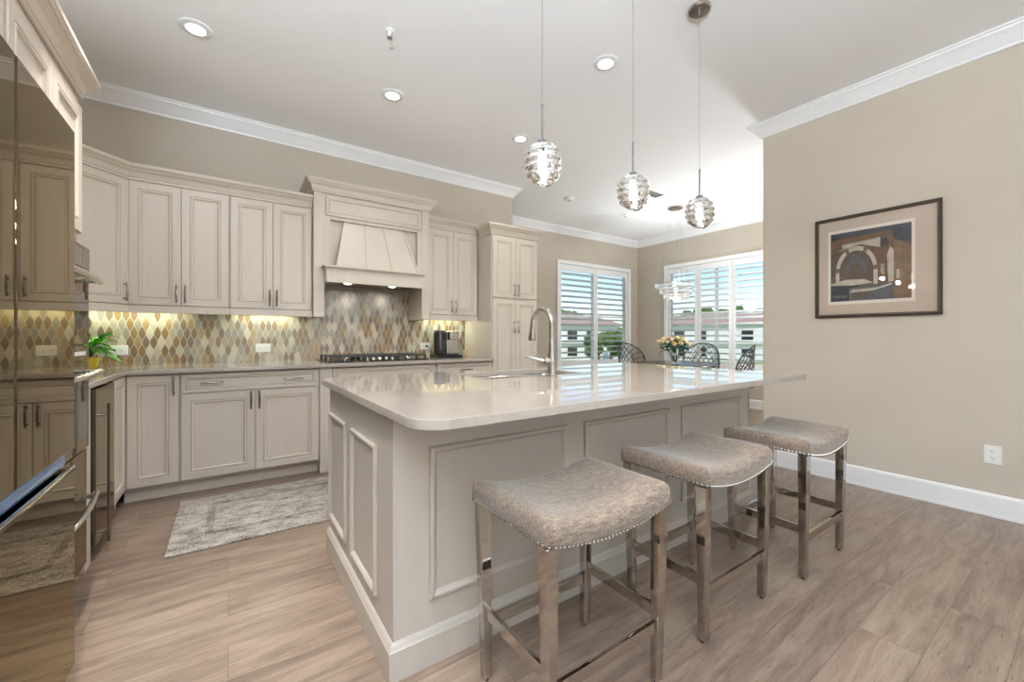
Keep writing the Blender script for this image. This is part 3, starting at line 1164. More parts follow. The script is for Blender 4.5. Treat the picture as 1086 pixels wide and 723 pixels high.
# ------------------------------------------------------------------ outlets
def outlet(label, loc, rz, horizontal=False, gang=1):
    t = thing('wall_outlet', label, 'outlet', loc, rz, 'white electrical outlets')
    a, b = (.0585, .0375) if horizontal else (.0375, .0585)
    if gang == 2:
        a = .064
    mb = MB()
    mb.box(-a, a, -.006, -.0005, -b, b, bev=.002)
    p = mb.build('cover_plate', [M['white_p']], t)
    for s in (-1, 1):
        cx, cz = (s * .0215, 0) if horizontal else (0, s * .0215)
        mb = MB()
        mb.box(cx - .015, cx + .015, -.0085, -.0062, cz - .015, cz + .015, 0, bev=.001)
        for k in (-1, 1):
            sx, sz = (0, k * .006) if horizontal else (k * .006, 0)
            if horizontal:
                mb.box(cx - .004, cx + .004, -.0092, -.0086, cz + k * .006 - .0012, cz + k * .006 + .0012, 1)
            else:
                mb.box(cx + k * .006 - .0012, cx + k * .006 + .0012, -.0092, -.0086, cz - .001, cz + .007, 1)
        if not horizontal:
            mb.box(cx - .002, cx + .002, -.0092, -.0086, cz - .009, cz - .005, 1)
        mb.build('receptacle', [M['white_p'], M['slot']], t)
    return t


outlet('horizontal white outlet on the tiles beside the leafy plant', (-.703, 4.3595, 1.035), 0, True)
outlet('horizontal white outlet on the tiles above the wide-drawer cabinet', (.262, 4.3595, 1.040), 0, True)
outlet('white outlet on the tiles that the coffee maker is plugged into', (1.826, 4.3595, 1.035), 0, True)
outlet('white duplex outlet low on the beige right wall under the framed print', (XR, .404, .392), R(-90))

# ------------------------------------------------------------------ island
IX0, IX1, IY0, IY1 = .450, 2.850, 1.347, 2.370
t = thing('kitchen_island', 'large cream panelled kitchen island with applied frame mouldings', 'kitchen island', (0, 0, 0))
sx0, sx1, sy0, sy1 = 1.13, 1.83, 1.86, 2.24      # sink opening
mb = MB()
mb.box(IX0, IX1, IY0, sy0 - .02, 0, .884).box(IX0, sx0 - .02, sy0 - .02, IY1, 0, .884).box(sx1 + .02, IX1, sy0 - .02, IY1, 0, .884).box(sx0 - .02, sx1 + .02, sy1 + .02, IY1, 0, .884).box(sx0 - .02, sx1 + .02, sy0 - .02, sy1 + .02, 0, .60)
mb.build('island_body', [M['isl']], t, smooth=False)
mb = MB()
mb.sweep([(IX0, IY1), (IX0, IY0), (IX1, IY0), (IX1, IY1)][::-1], [(-.001, 0), (-.018, 0), (-.018, .100), (-.013, .106), (-.012, .114), (-.006, .122), (-.001, .125)])
mb.build('base_moulding', [M['isl']], t)
MOULD = [(0, 0), (0, -.008), (.004, -.013), (.012, -.014), (.019, -.010), (.024, -.004), (.026, 0)]
# corner boards
mb = MB()
for (x0, x1) in ((IX0, IX0 + .012), (IX1 - .012, IX1)):
    mb.box(x0, x1, IY0 - .004, IY0 - .0005, .126, .884, bev=.001)
mb.build('corner_bead', [M['isl']], t)
for (x0, x1) in ((.579, 1.219), (1.328, 1.965), (2.078, 2.722)):
    mb = MB()
    mb.frame_rings(x0, x1, .222, .754, MOULD, IY0 - .0005, fill=False)
    mb.build('panel_moulding', [M['isl']], t, angle=25)
for (y0, y1) in ((1.521, 1.882), (1.986, 2.344)):
    mb = MB()
    mb.frame_rings(-y1, -y0, .188, .742, MOULD, 0, fill=False)
    o = mb.build('panel_moulding', [M['isl']], t, angle=25)
    o.location = (IX0 - .0005, 0, 0)
    o.rotation_euler = (0, 0, R(-90))
# kitchen-side doors (not seen from the camera but part of the unit)
for k in range(4):
    wdt = (IX1 - IX0 - .04) / 4
    mb = MB()
    x0 = -(IX1 - .02) + k * wdt
    mb.frame_rings(x0 + .003, x0 + wdt - .003, .13, .87, DOOR, 0, DGL)
    o = mb.build('door', [M['isl'], M['glaze']], t, angle=20)
    o.location = (0, IY1, 0)
    o.rotation_euler = (0, 0, R(180))

# island top with rounded corners and a sink cut-out


def rrect(x0, x1, y0, y1, r, n=8):
    pts = []
    for (cx, cy, a0, rr) in ((x1 - r[1], y0 + r[1], -90, r[1]), (x1 - r[2], y1 - r[2], 0, r[2]), (x0 + r[3], y1 - r[3], 90, r[3]), (x0 + r[0], y0 + r[0], 180, r[0])):
        for k in range(n + 1):
            a = R(a0 + 90 * k / n)
            pts.append((cx + rr * math.cos(a), cy + rr * math.sin(a)))
    return pts


b2 = bmesh.new()
out = rrect(.41, 2.87, 1.02, 2.41, (.105, .015, .03, .03), 10)
inn = rrect(sx0, sx1, sy0, sy1, (.02, .02, .02, .02), 4)
vo = [b2.verts.new((x, y, .9145)) for x, y in out]
vi = [b2.verts.new((x, y, .9145)) for x, y in inn]
eo = [b2.edges.new((vo[i], vo[(i + 1) % len(vo)])) for i in range(len(vo))]
ei = [b2.edges.new((vi[i], vi[(i + 1) % len(vi)])) for i in range(len(vi))]
bmesh.ops.triangle_fill(b2, edges=eo + ei, use_beauty=True)
bad = [f for f in b2.faces if sx0 + .01 < f.calc_center_median().x < sx1 - .01 and sy0 + .01 < f.calc_center_median().y < sy1 - .01]
if bad:
    bmesh.ops.delete(b2, geom=bad, context='FACES_ONLY')
bmesh.ops.recalc_face_normals(b2, faces=b2.faces[:])
ext = bmesh.ops.extrude_face_region(b2, geom=b2.faces[:])
for v in [g for g in ext['geom'] if isinstance(g, bmesh.types.BMVert)]:
    v.co.z = .8845
bmesh.ops.recalc_face_normals(b2, faces=b2.faces[:])
es = [e for e in b2.edges if len(e.link_faces) == 2 and abs(e.verts[0].co.z - e.verts[1].co.z) < 1e-6 and any(abs(f.normal.z) < .3 for f in e.link_faces) and any(abs(f.normal.z) > .7 for f in e.link_faces)]
bmesh.ops.bevel(b2, geom=es, offset=.003, segments=2, profile=.5, affect='EDGES')
mb = MB()
mb._merge(b2, 0)
tag(mb.build('island_top', M['quartz'], angle=30), 'polished cream quartz top of the island with a rounded near corner', 'countertop')

# sink
t = thing('kitchen_sink', 'undermount stainless sink sunk in the island top', 'sink', (0, 0, 0))
mb = MB()
b2 = bmesh.new()
rings = []
for (ins_, z) in ((-.012, .8825), (.0, .8825), (.004, .875), (.012, .70), (.04, .680), (.15, .676)):
    rings.append([b2.verts.new((x, y, z)) for x, y in rrect(sx0 + ins_, sx1 - ins_, sy0 + ins_, sy1 - ins_, (.03,) * 4, 4)])
for A, B in zip(rings, rings[1:]):
    for k in range(len(A)):
        b2.faces.new((A[k], A[(k + 1) % len(A)], B[(k + 1) % len(A)], B[k]))
b2.faces.new(rings[-1])
bmesh.ops.recalc_face_normals(b2, faces=b2.faces[:])
mb._merge(b2, 0)
mb.build('basin', [M['steel_l']], t)
MB().lathe([(0, .0), (.03, .0), (.042, .003), (.045, .0005)], 20, 0, Matrix.Translation(((sx0 + sx1) / 2, (sy0 + sy1) / 2, .6765))).build('drain', [M['chrome']], t)

# faucet
t = thing('kitchen_faucet', 'brushed nickel gooseneck pull-down faucet on the island', 'faucet', (1.523, 1.803, .9145))
mb = MB()
mb.lathe([(0, .0005), (.030, .0005), (.030, .006), (.024, .012), (.0225, .06), (.024, .075), (.0245, .10), (.022, .118), (.019, .150), (.0165, .19), (.0145, .215), (0, .215)], 24)
mb.build('body', [M['bnickel']], t)
pts = [(0, 0, .19), (0, 0, .26)]
for k in range(15):
    a = math.pi * k / 14 * .93
    pts.append((0, .088 - .088 * math.cos(a), .297 + .092 * math.sin(a)))
mb = MB()
mb.tube(pts, .0138, 14)
mb.build('spout', [M['bnickel']], t)
e0 = Vector(pts[-1])
e1 = e0 + Vector((0, .010, -.115))
mb = MB()
mb.tube([e0 + Vector((0, 0, .01)), e0 + (e1 - e0) * .15, e0 + (e1 - e0) * .5, e0 + (e1 - e0) * .85, e1], [.0142, .0155, .019, .024, .022], 16)
mb.build('spray_head', [M['bnickel']], t)
mb = MB()
mb.tube([(0, 0, .088), (-.045, .012, .088)], [.021, .023], 14)
mb.tube([(-.045, .012, .088), (-.065, .03, .094), (-.10, .075, .108), (-.115, .10, .112)], [.012, .0105, .0085, .0075], 10)
mb.build('lever', [M['bnickel']], t)

# ------------------------------------------------------------------ stools


def make_stool(label):
    t = thing('counter_stool', label, 'stool', (0, 0, 0), 0, 'saddle stools at the island')
    hx, hy = .264, .196

    def top(x):
        return .630 + .040 * (x / hx) ** 2

    def bot(x):
        return .556 + .036 * (x / hx) ** 2
    outl = rrect(-hx, hx, -hy, hy, (.022,) * 4, 4)
    # resample straight sides
    dense = []
    for i in range(len(outl)):
        a, b = Vector(outl[i]), Vector(outl[(i + 1) % len(outl)])
        n = max(1, int((b - a).length / .03))
        for k in range(n):
            dense.append(a + (b - a) * k / n)
    b2 = bmesh.new()
    rings = []
    for (ins_, f) in ((.06, 'b'), (.004, 'b'), (-.001, .12), (-.004, .45), (-.002, .70), (.006, .86), (.018, .955), (.036, 1.0), (.08, 1.012), (.13, 1.016), (.165, 1.018)):
        ring = []
        for p in dense:
            x, y = p.x * (1 - ins_ / hx), p.y * (1 - ins_ / hy)
            z = bot(x) if f == 'b' else bot(p.x) + (top(x) - bot(p.x)) * f
            ring.append(b2.verts.new((x, y, z)))
        rings.append(ring)
    n = len(dense)
    for A, B in zip(rings, rings[1:]):
        for k in range(n):
            b2.faces.new((A[k], A[(k + 1) % n], B[(k + 1) % n], B[k]))
    # top cap as strips between the mirrored halves
    c0 = b2.verts.new((0, 0, top(0) + .001))
    for k in range(n):
        b2.faces.new((rings[-1][k], rings[-1][(k + 1) % n], c0))
    cb = b2.verts.new((0, 0, bot(0)))
    for k in range(n):
        b2.faces.new((rings[0][(k + 1) % n], rings[0][k], cb))
    bmesh.ops.recalc_face_normals(b2, faces=b2.faces[:])
    mb = MB()
    mb._merge(b2, 0)
    seat = mb.build('seat', [M['fabric']], t, angle=70)
    # nail heads along the lower edge
    mb = MB()
    per = []
    tot = 0
    for i in range(n):
        a, b = dense[i], dense[(i + 1) % n]
        per.append((tot, a, b))
        tot += (b - a).length
    cnt = int(tot / .0155)
    j = 0
    for k in range(cnt):
        s = tot * k / cnt
        while j < n - 1 and per[j + 1][0] <= s:
            j += 1
        s0, a, b = per[j]
        p = a + (b - a) * ((s - s0) / max(1e-6, (b - a).length))
        nx, ny = p.x / hx, p.y / hy
        ox = .0035 * (1 if nx > .93 else -1 if nx < -.93 else 0)
        oy = .0035 * (1 if ny > .93 else -1 if ny < -.93 else 0)
        mb.sphere((p.x + ox * 1.1, p.y + oy * 1.1, bot(p.x) + .008), .0048, u=8, v=5)
    mb.build('nailhead_trim', [M['chrome']], seat)
    # four seam lines at the corners
    for sx in (-1, 1):
        for sy in (-1, 1):
            mb = MB()
            x, y = sx * (hx - .0045), sy * (hy - .0045)
            mb.tube([(x + sx * .002, y + sy * .002, bot(x) + .012), (x + sx * .0035, y + sy * .0035, bot(x) + .035), (x, y, bot(x) + .062)], .0022, 5)
            mb.build('seam', [M['fabric']], seat)
    lx, ly = .229, .164
    for sx in (-1, 1):
        for sy in (-1, 1):
            mb = MB()
            b2 = bmesh.new()
            a, b = .0205, .0145
            tx_, ty_ = sx * (lx + .010), sy * (ly + .006)
            bx_, by2 = sx * lx, sy * ly
            lo = [b2.verts.new((bx_ + i * b, by2 + q * b, .008)) for i, q in ((-1, -1), (1, -1), (1, 1), (-1, 1))]
            hi = [b2.verts.new((tx_ + i * a, ty_ + q * a, .588)) for i, q in ((-1, -1), (1, -1), (1, 1), (-1, 1))]
            b2.faces.new(lo[::-1])
            b2.faces.new(hi)
            for k in range(4):
                b2.faces.new((lo[k], lo[(k + 1) % 4], hi[(k + 1) % 4], hi[k]))
            bmesh.ops.recalc_face_normals(b2, faces=b2.faces[:])
            bmesh.ops.bevel(b2, geom=b2.edges[:], offset=.002, segments=1, affect='EDGES')
            mb._merge(b2, 0)
            leg = mb.build('leg', [M['chrome']], t)
            MB().lathe([(0, 0), (.009, 0), (.010, .0085), (0, .0085)], 12, 0, Matrix.Translation((bx_, by2, 0))).build('foot_glide', [M['blackm']], leg)
    for s in (-1, 1):
        MB().box(-lx + .014, lx - .014, s * (ly + .002) - .007, s * (ly + .002) + .007, .168, .206, bev=.0015).build('stretcher', [M['chrome']], t)
        MB().box(s * (lx + .004) - .007, s * (lx + .004) + .007, -ly + .014, ly - .014, .212, .250, bev=.0015).build('stretcher', [M['chrome']], t)
    return t


st1 = make_stool('nearest saddle stool with brown-grey woven seat, in front of the island corner')
st2 = copy_tree(st1)
st2['label'] = 'middle saddle stool of three pulled up to the island'
st3 = copy_tree(st1)
st3['label'] = 'farthest saddle stool, beside the beige wall at the island end'
st1.location = (.937, 1.010, 0)
st2.location = (1.690, 1.018, 0)
st3.location = (2.458, .972, 0)

# ------------------------------------------------------------------ rug
t = MB()
t.box(-.76, .76, -.43, .43, .0005, .011, bev=.004)
o = t.build('rug', [M['rug']], loc=(.49, 3.172, 0))
tag(o, 'faded grey and cream rug on the floor between island and back cabinets', 'rug')

# ------------------------------------------------------------------ framed print on the right wall
t = thing('framed_print', 'framed print of a stone archway hanging on the beige right wall', 'picture', (XR, .990, 1.688), R(-90))
fw, fh = .728, .790
M['fdark'] = mat('dark_bronze_frame', srgb(40, 31, 25), .45, spec=.3)
M['fgold'] = mat('antique_gold_lip', srgb(104, 86, 58), .45, .3)
M['mat'] = mat('cream_mat_board', srgb(186, 170, 155), .8)
M['paper'] = mat('print_paper', srgb(216, 208, 198), .8)
mb = MB()
for pr in (1,):
    mb.frame_rings(-fw / 2, fw / 2, -fh / 2, fh / 2, [(0, -.002), (0, -.026), (.004, -.031), (.012, -.031), (.015, -.028), (.019, -.028), (.022, -.018), (.024, -.016)], 0, (5,), fill=False)
mb.build('frame', [M['fdark'], M['fgold']], t, angle=25)
mb = MB()
mb.box(-fw / 2 + .01, fw / 2 - .01, -.009, -.003, -fh / 2 + .01, fh / 2 - .01)
mb.build('mat_board', [M['mat']], t)
pw_, ph_ = .50, .585
px0, px1, pz0, pz1 = -.262, .212, -.270, .268
mb = MB()
mb.box(px0 - .018, px1 + .018, -.0105, -.0092, pz0 - .024, pz1 + .024, 0)
mb.build('print_border', [M['paper']], t)
AC = [srgb(66, 68, 76), srgb(108, 86, 66), srgb(186, 176, 162), srgb(92, 80, 68), srgb(46, 46, 54), srgb(90, 92, 98), srgb(122, 100, 78)]
AM = []
for i, c_ in enumerate(AC):
    AM.append(varied('print_ink_%d' % (i + 1), c_, tuple([x * .72 for x in c_[:3]] + [1]), .8, nscale=18, detail=5))
mb = MB()


def art(poly, mi, lay):
    y = -.0107 - .00012 * lay
    mb.poly([(px0 + u * (px1 - px0), y, pz0 + v * (pz1 - pz0)) for u, v in poly], mi)


art([(0, 0), (1, 0), (1, 1), (0, 1)], 0, 0)
art([(0, .55), (.0, .90), (.3, .92), (.78, .94), (.80, .8), (1, .72), (1, .0), (.0, .0)], 1, 1)
art([(.80, 0), (.80, .80), (1, .70), (1, 0)], 6, 2)
art([(.0, .30), (.0, .70), (.2, .72), (.2, .30)], 3, 2)
# stone entablature and arch ring
art([(.08, .74), (.16, .74), (.16, .82), (.64, .86), (.64, .72), (.40, .80)], 2, 3)
ring_o = [(.34 + .27 * math.cos(a), .42 + .36 * math.sin(a)) for a in [math.pi * k / 16 for k in range(17)]]
ring_i = [(.34 + .22 * math.cos(a), .42 + .30 * math.sin(a)) for a in [math.pi * k / 16 for k in range(17)]]
for k in range(16):
    art([ring_o[k], ring_o[k + 1], ring_i[k + 1], ring_i[k]], 2 if k % 5 else 6, 4)
art([(.07, .42), (.07, .28), (.12, .28), (.12, .42)][::-1], 2, 4)
art([(.56, .22), (.61, .22), (.61, .42), (.56, .42)], 2, 4)
art(ring_i + [(.12, .28), (.56, .24)], 3, 3)
art([(.34 + .14 * math.cos(a), .40 + .26 * math.sin(a)) for a in [math.pi * k / 12 for k in range(13)]], 5, 5)
art([(.34 + .10 * math.cos(a), .38 + .16 * math.sin(a)) for a in [math.pi * k / 12 for k in range(13)]], 3, 6)
art([(.74, .20), (.80, .20), (.80, .66), (.76, .72), (.72, .60)], 2, 4)
art([(.64, .72), (.74, .74), (.72, .84), (.65, .84)], 0, 4)
art([(.0, .26), (.20, .31), (.45, .30), (.55, .24), (.30, .22), (0, .24)], 2, 7)
art([(.0, .0), (.0, .24), (.38, .24), (.38, .2), (.25, .18), (.25, 0)], 4, 6)
art([(.03, .05), (.03, .09), (.22, .09), (.22, .05)], 5, 8)
art([(.25, .0), (.25, .18), (.55, .20), (.80, .24), (.80, .0)], 5, 6)
art([(.25, .12), (.30, .16), (.60, .17), (.78, .22), (.78, .19), (.55, .13)], 2, 7)
art([(.28, .02), (.28, .10), (.5, .11), (.5, .03)], 3, 7)
mb.build('printed_image', AM, t, smooth=False)
MB().box(-fw / 2 + .02, fw / 2 - .02, -.0165, -.0150, -fh / 2 + .02, fh / 2 - .02).build('glazing', [M['pglass']], t)

# ------------------------------------------------------------------ ceiling fixtures
CAN = ['leftmost recessed ceiling light, near the oven tower', 'recessed ceiling light above the drawer cabinets, second from left', 'small recessed ceiling light beside the left glass pendant', 'recessed ceiling light between the left and middle pendants']
for (x, y), lb in zip(((-.165, 3.20), (1.067, 3.20), (2.312, 3.20), (2.163, 1.98)), CAN):
    t = thing('recessed_light', lb, 'ceiling light', (x, y, CZ), 0, 'round recessed ceiling lights')
    mb = MB()
    mb.lathe([(.052, -.012), (.056, -.010), (.080, -.008), (.086, -.004), (.086, -.0006), (.052, -.0006)], 32)
    mb.build('trim_ring', [M['trim']], t)
    MB().lathe([(0, -.0095), (.051, -.0095), (.051, -.0006), (0, -.0006)], 32).build('lens', [M['lamp']], t)
    light('down_spot', 'SPOT', (0, 0, -.03), (0, 0, 0), 24, (.93, .965, 1), parent=t, spot=R(115), blend=.7, radius=.05)
# extra spots added without fixtures: over the aisle and hidden in the dining corner
for (x, y, e_) in ((-.35, 1.45, 175), (-.35, 2.45, 160), (4.75, 1.98, 22), (6.0, 2.15, 60)):
    light('down_spot', 'SPOT', (x, y, CZ - .03), (0, 0, 0), e_, (1, .95, .90), spot=R(50 if x < 4 else 150), blend=.7, radius=.05)

# pendants
PL = ['left glass pendant, hanging nearest over the island', 'middle glass pendant over the island', 'right glass pendant with the ceiling canopy in view']


def glass_wob(r, z, a):
    rib = math.sin(z * 190 + 1.2 * math.sin(a) + .7 * math.sin(2 * a + 1))
    return r * (1 + .075 * (rib if rib > 0 else rib * .6)), z + .007 * math.sin(a + z * 9)


prof_o = []
for k in range(49):
    a = math.pi * (.5 - k / 48)
    z = .086 * math.sin(a)
    r = .076 * max(0, math.cos(a)) ** .62
    if k == 0:
        r = .022
    if k == 48:
        r = .030
    prof_o.append((max(r, .018), z))
PX_ = [1.081, 1.662, 2.252]
for i, x in enumerate(PX_):
    t = thing('pendant_lamp', PL[i], 'pendant light', (x, 1.34, 1.863), 0, 'ribbed clear glass pendants over the island')
    MB().lathe([(0, CZ - 1.863 - .0006), (.062, CZ - 1.863 - .0006), (.062, CZ - 1.863 - .014), (.057, CZ - 1.863 - .02), (.008, CZ - 1.863 - .022), (.008, CZ - 1.863 - .045), (0, CZ - 1.863 - .045)], 28).build('canopy', [M['steel_l']], t)
    MB().tube([(0, 0, .24), (0, 0, CZ - 1.863 - .04)], .0011, 6).build('cable', [M['rod']], t)
    MB().lathe([(0, .25), (.0045, .25), (.0045, .10), (.018, .095), (.020, .086), (0, .086)], 16).build('rod', [M['rod']], t)
    inner = [(r * .62, z * .80 - .004) for r, z in prof_o][::-1]
    mb = MB()
    mb.lathe(prof_o + inner + [prof_o[0]], 48, 0, None, glass_wob)
    mb.build('glass_shade', [M['glass']], t, angle=60)
    MB().lathe([(0, .05), (.012, .05), (.015, .03), (.017, -.02), (.014, -.045), (0, -.052)], 16).build('bulb', [M['bulb']], t)
    light('pendant_light', 'POINT', (0, 0, -.105), (0, 0, 0), 9.5, (1, .90, .78), parent=t, radius=.02)

# sprinkler heads, smoke alarm, vent
for (x, y), lb in zip(((.828, 2.54), (5.07, 4.24)), ('small ceiling sprinkler head above the back run', 'tiny ceiling sprinkler head in the dining area near the crown')):
    t = thing('sprinkler_head', lb, 'sprinkler', (x, y, CZ), 0)
    MB().lathe([(0, -.0006), (.028, -.0006), (.026, -.006), (.012, -.008), (.010, -.03), (.004, -.032), (.004, -.045), (0, -.045)], 18).build('escutcheon', [M['trim']], t)
    MB().lathe([(0, -.045), (.016, -.0455), (.016, -.048), (0, -.0485)], 12).build('deflector', [M['nickel']], t)
t = thing('smoke_detector', 'round white smoke detector on the ceiling by the pantry', 'smoke detector', (3.871, 4.20, CZ))
MB().lathe([(0, -.034), (.04, -.034), (.055, -.026), (.060, -.010), (.066, -.008), (.066, -.0006), (0, -.0006)], 28).build('housing', [M['white_p']], t)
MB().lathe([(0, -.037), (.014, -.037), (.016, -.0345), (0, -.0345)], 16).build('sensor_cap', [M['nickel']], t)
t = thing('ceiling_vent', 'rectangular ceiling air vent partly behind the middle pendant', 'vent', (4.62, 3.43, CZ))
mb = MB()
mb.box(-.20, .20, -.085, -.07, -.012, -.0006).box(-.20, .20, .07, .085, -.012, -.0006).box(-.20, -.185, -.07, .07, -.012, -.0006).box(.185, .20, -.07, .07, -.012, -.0006)
mb.build('vent_frame', [M['white_p']], t)
mb = MB()
for k in range(7):
    y = -.06 + k * .02
    mb.box(-.184, .184, -.008, .008, -.0012, .0, 0, M=Matrix.Translation((0, y, -.006)) @ Matrix.Rotation(R(35), 4, 'X'))
mb.build('slats', [M['nickel']], t)

# ------------------------------------------------------------------ dining corner
t = thing('dining_table', 'round dark dining table in the window corner', 'table', (5.38, 3.60, 0))
MB().lathe([(0, .755), (.57, .755), (.585, .748), (.585, .732), (.57, .725), (0, .725)], 48).build('tabletop', [M['tabletop']], t)
MB().lathe([(0, .724), (.16, .724), (.10, .68), (.055, .60), (.05, .30), (.09, .14), (.30, .05), (.32, 0.0), (0, 0)], 28).build('pedestal', [M['iron']], t)


def iron_chair(label):
    """faces local -y; barrel-shaped lattice back"""
    t = thing('dining_chair', label, 'chair', (0, 0, 0), 0, 'wrought iron chairs at the dining table')
    RR = .255
    A = R(78)

    def bp(a, v):
        z0 = .47
        ztop = .70 + (1.03 - .70) * max(0, math.cos(a / A * math.pi / 2)) ** .55
        z = z0 + (ztop - z0) * v
        rr = RR + .03 * v
        return Vector((rr * math.sin(a), rr * math.cos(a) - .02, z))
    mb = MB()
    mb.tube([bp(-A + 2 * A * k / 32, 1) for k in range(33)], .0095, 7)
    mb.tube([bp(-A + 2 * A * k / 24, 0) for k in range(25)], .008, 7)
    for s in (-1, 1):
        mb.tube([bp(s * A, v) for v in (0, .5, 1)], .009, 7)
    mb.tube([bp(-A * .62 + 1.24 * A * k / 24, .86 * math.sin(math.pi * k / 24) ** .5) for k in range(25)], .006, 6)
    mb.build('back_frame', [M['iron']], t)
    mb = MB()
    n = 7
    for k in range(-n, n + 1):
        for s in (-1, 1):
            pts = []
            for q in range(15):
                v = q / 14
                a = (k / n * 1.6 + s * (v - .5) * 1.15) * A
                if abs(a) <= A:
                    pts.append(bp(a, v))
            if len(pts) >= 2:
                mb.tube(pts, .005, 5)
    mb.build('lattice', [M['iron']], t)
    MB().lathe([(0, .455), (.235, .455), (.255, .462), (.258, .482), (.24, .498), (0, .503)], 28).build('seat', [M['cushion']], t)
    MB().lathe([(.225, .445), (.258, .445), (.258, .4545), (.225, .4545)], 28).build('seat_ring', [M['iron']], t)
    for a in (45, 135, 225, 315):
        ca, sa = math.cos(R(a)), math.sin(R(a))
        MB().tube([(.22 * ca, .22 * sa, .445), (.235 * ca, .235 * sa, .25), (.27 * ca, .27 * sa, .006), (.27 * ca, .27 * sa, 0)], [.011, .010, .010, .012], 8).build('leg', [M['iron']], t)
    return t


c0 = iron_chair('lattice-backed iron chair standing against the corner between the two windows')
c1 = copy_tree(c0)
c1['label'] = 'lattice-backed iron chair just right of the vase of roses'
c2 = copy_tree(c0)
c2['label'] = 'lattice-backed iron chair nearest the free end of the right wall'
for c_, (x, y, rz) in zip((c0, c1, c2), ((5.62, 4.50, -10), (6.30, 3.74, -72), (5.86, 2.98, -155))):
    c_.location = (x, y, 0)
    c_.rotation_euler = (0, 0, R(rz))

# vase of roses
VX, VY, VZ = 5.26, 3.50, .7555
t = thing('glass_vase', 'clear glass vase of roses on the dining table', 'vase', (VX, VY, VZ))
MB().lathe([(0, .0005), (.048, .0005), (.052, .01), (.050, .10), (.062, .24), (.058, .24), (.046, .10), (.046, .02), (0, .018)], 28).build('vessel', [M['glass']], t)
MB().lathe([(0, .02), (.044, .02), (.044, .10), (.046, .13), (0, .13)], 20).build('water', [M['glass']], t)


def make_rose():
    t = thing('rose', 'cream rose in the glass vase on the dining table', 'flower', (0, 0, 0), 0, 'cream roses in the glass vase')
    MB().tube([(0, 0, 0), (0, 0, .30)], .003, 6).build('stem', [M['stem']], t)
    mb = MB()
    for lay, (r, h, tw) in enumerate(((.034, .042, 0), (.027, .052, .6), (.018, .058, 1.1))):
        for k in range(5):
            a = 2 * math.pi * k / 5 + tw
            rows = []
            for i in range(5):
                v = i / 4
                for_r = r * (math.sin(v * 1.9) * .95 + .08) * (1 + .12 * v)
                row = []
                for j in range(5):
                    aa = a + (j - 2) * .36
                    row.append(mb.b.verts.new((for_r * math.cos(aa), for_r * math.sin(aa), .298 + h * v - .004 * abs(j - 2) * v)))
                rows.append(row)
            for A_, B_ in zip(rows, rows[1:]):
                for j in range(4):
                    mb.b.faces.new((A_[j], A_[j + 1], B_[j + 1], B_[j]))
    mb.sphere((0, 0, .325), .015, u=8, v=6)
    mb.build('bloom', [M['rose']], t)
    mb = MB()
    for k in range(5):
        a = k * 2.4
        leaf_mesh(mb, (0, 0, .19 + .02 * k), (math.cos(a), math.sin(a), .35), .085, .024, .015)
    mb.build('leaves', [M['leaf']], t)
    return t


r0 = make_rose()
rr = random.Random(11)
for i in range(15):
    q = r0 if i == 0 else copy_tree(r0)
    a = 2 * math.pi * i * .382
    tilt = .08 + .62 * math.sqrt(i / 15)
    q.location = (VX + .012 * math.cos(a), VY + .012 * math.sin(a), VZ + .030)
    q.rotation_euler = Euler((0, 0, 0))
    ax = Vector((-math.sin(a), math.cos(a), 0))
    q.rotation_euler = (Matrix.Rotation(tilt, 3, ax) @ Matrix.Rotation(rr.uniform(0, 6), 3, 'Z')).to_euler()
    sc = rr.uniform(.92, 1.12)
    q.scale = (sc, sc, sc)

# chandelier
t = thing('chandelier', 'three-ring crystal chandelier hanging over the dining table', 'chandelier', (5.42, 3.60, 0))
MB().lathe([(0, CZ - .0006), (.11, CZ - .0006), (.11, CZ - .02), (.10, CZ - .03), (0, CZ - .03)], 32).build('canopy', [M['chrome']], t)
for (cx, cy, z, r) in ((-.01, .01, 1.885, .268), (.012, .0, 1.80, .225), (.0, -.01, 1.725, .172)):
    Mx = Matrix.Translation((cx, cy, z))
    mb = MB()
    mb.lathe([(r - .012, -.032), (r + .004, -.032), (r + .004, -.024), (r - .012, -.024), (r - .012, -.032)], 56, 0, Mx)
    mb.lathe([(r - .012, .024), (r + .004, .024), (r + .004, .032), (r - .012, .032), (r - .012, .024)], 56, 0, Mx)
    ring = mb.build('ring', [M['chrome']], t)
    mb = MB()
    for k in range(44):
        a = 2 * math.pi * k / 44
        mb.box(-.004, .008, -r * .063, r * .063, -.0235, .0235, bev=.003, seg=1, M=Mx @ Matrix.Rotation(a, 4, 'Z') @ Matrix.Translation((r - .004, 0, 0)))
    mb.build('crystals', [M['crystal']], ring)
    mb = MB()
    for k in range(3):
        a = 2 * math.pi * k / 3 + r * 9
        mb.tube([(cx + (r - .004) * math.cos(a), cy + (r - .004) * math.sin(a), z + .03), (.06 * math.cos(a), .06 * math.sin(a), CZ - .03)], .0012, 5)
    mb.build('cables', [M['steel_l']], t)
light('chandelier_light', 'POINT', (5.42, 3.60, 1.62), (0, 0, 0), 7, (1, .91, .78), radius=.12)
light('chandelier_light', 'SPOT', (5.42, 3.60, 1.97), (R(180), 0, 0), 26, (.92, .96, 1), spot=R(172), blend=.4, radius=.15)

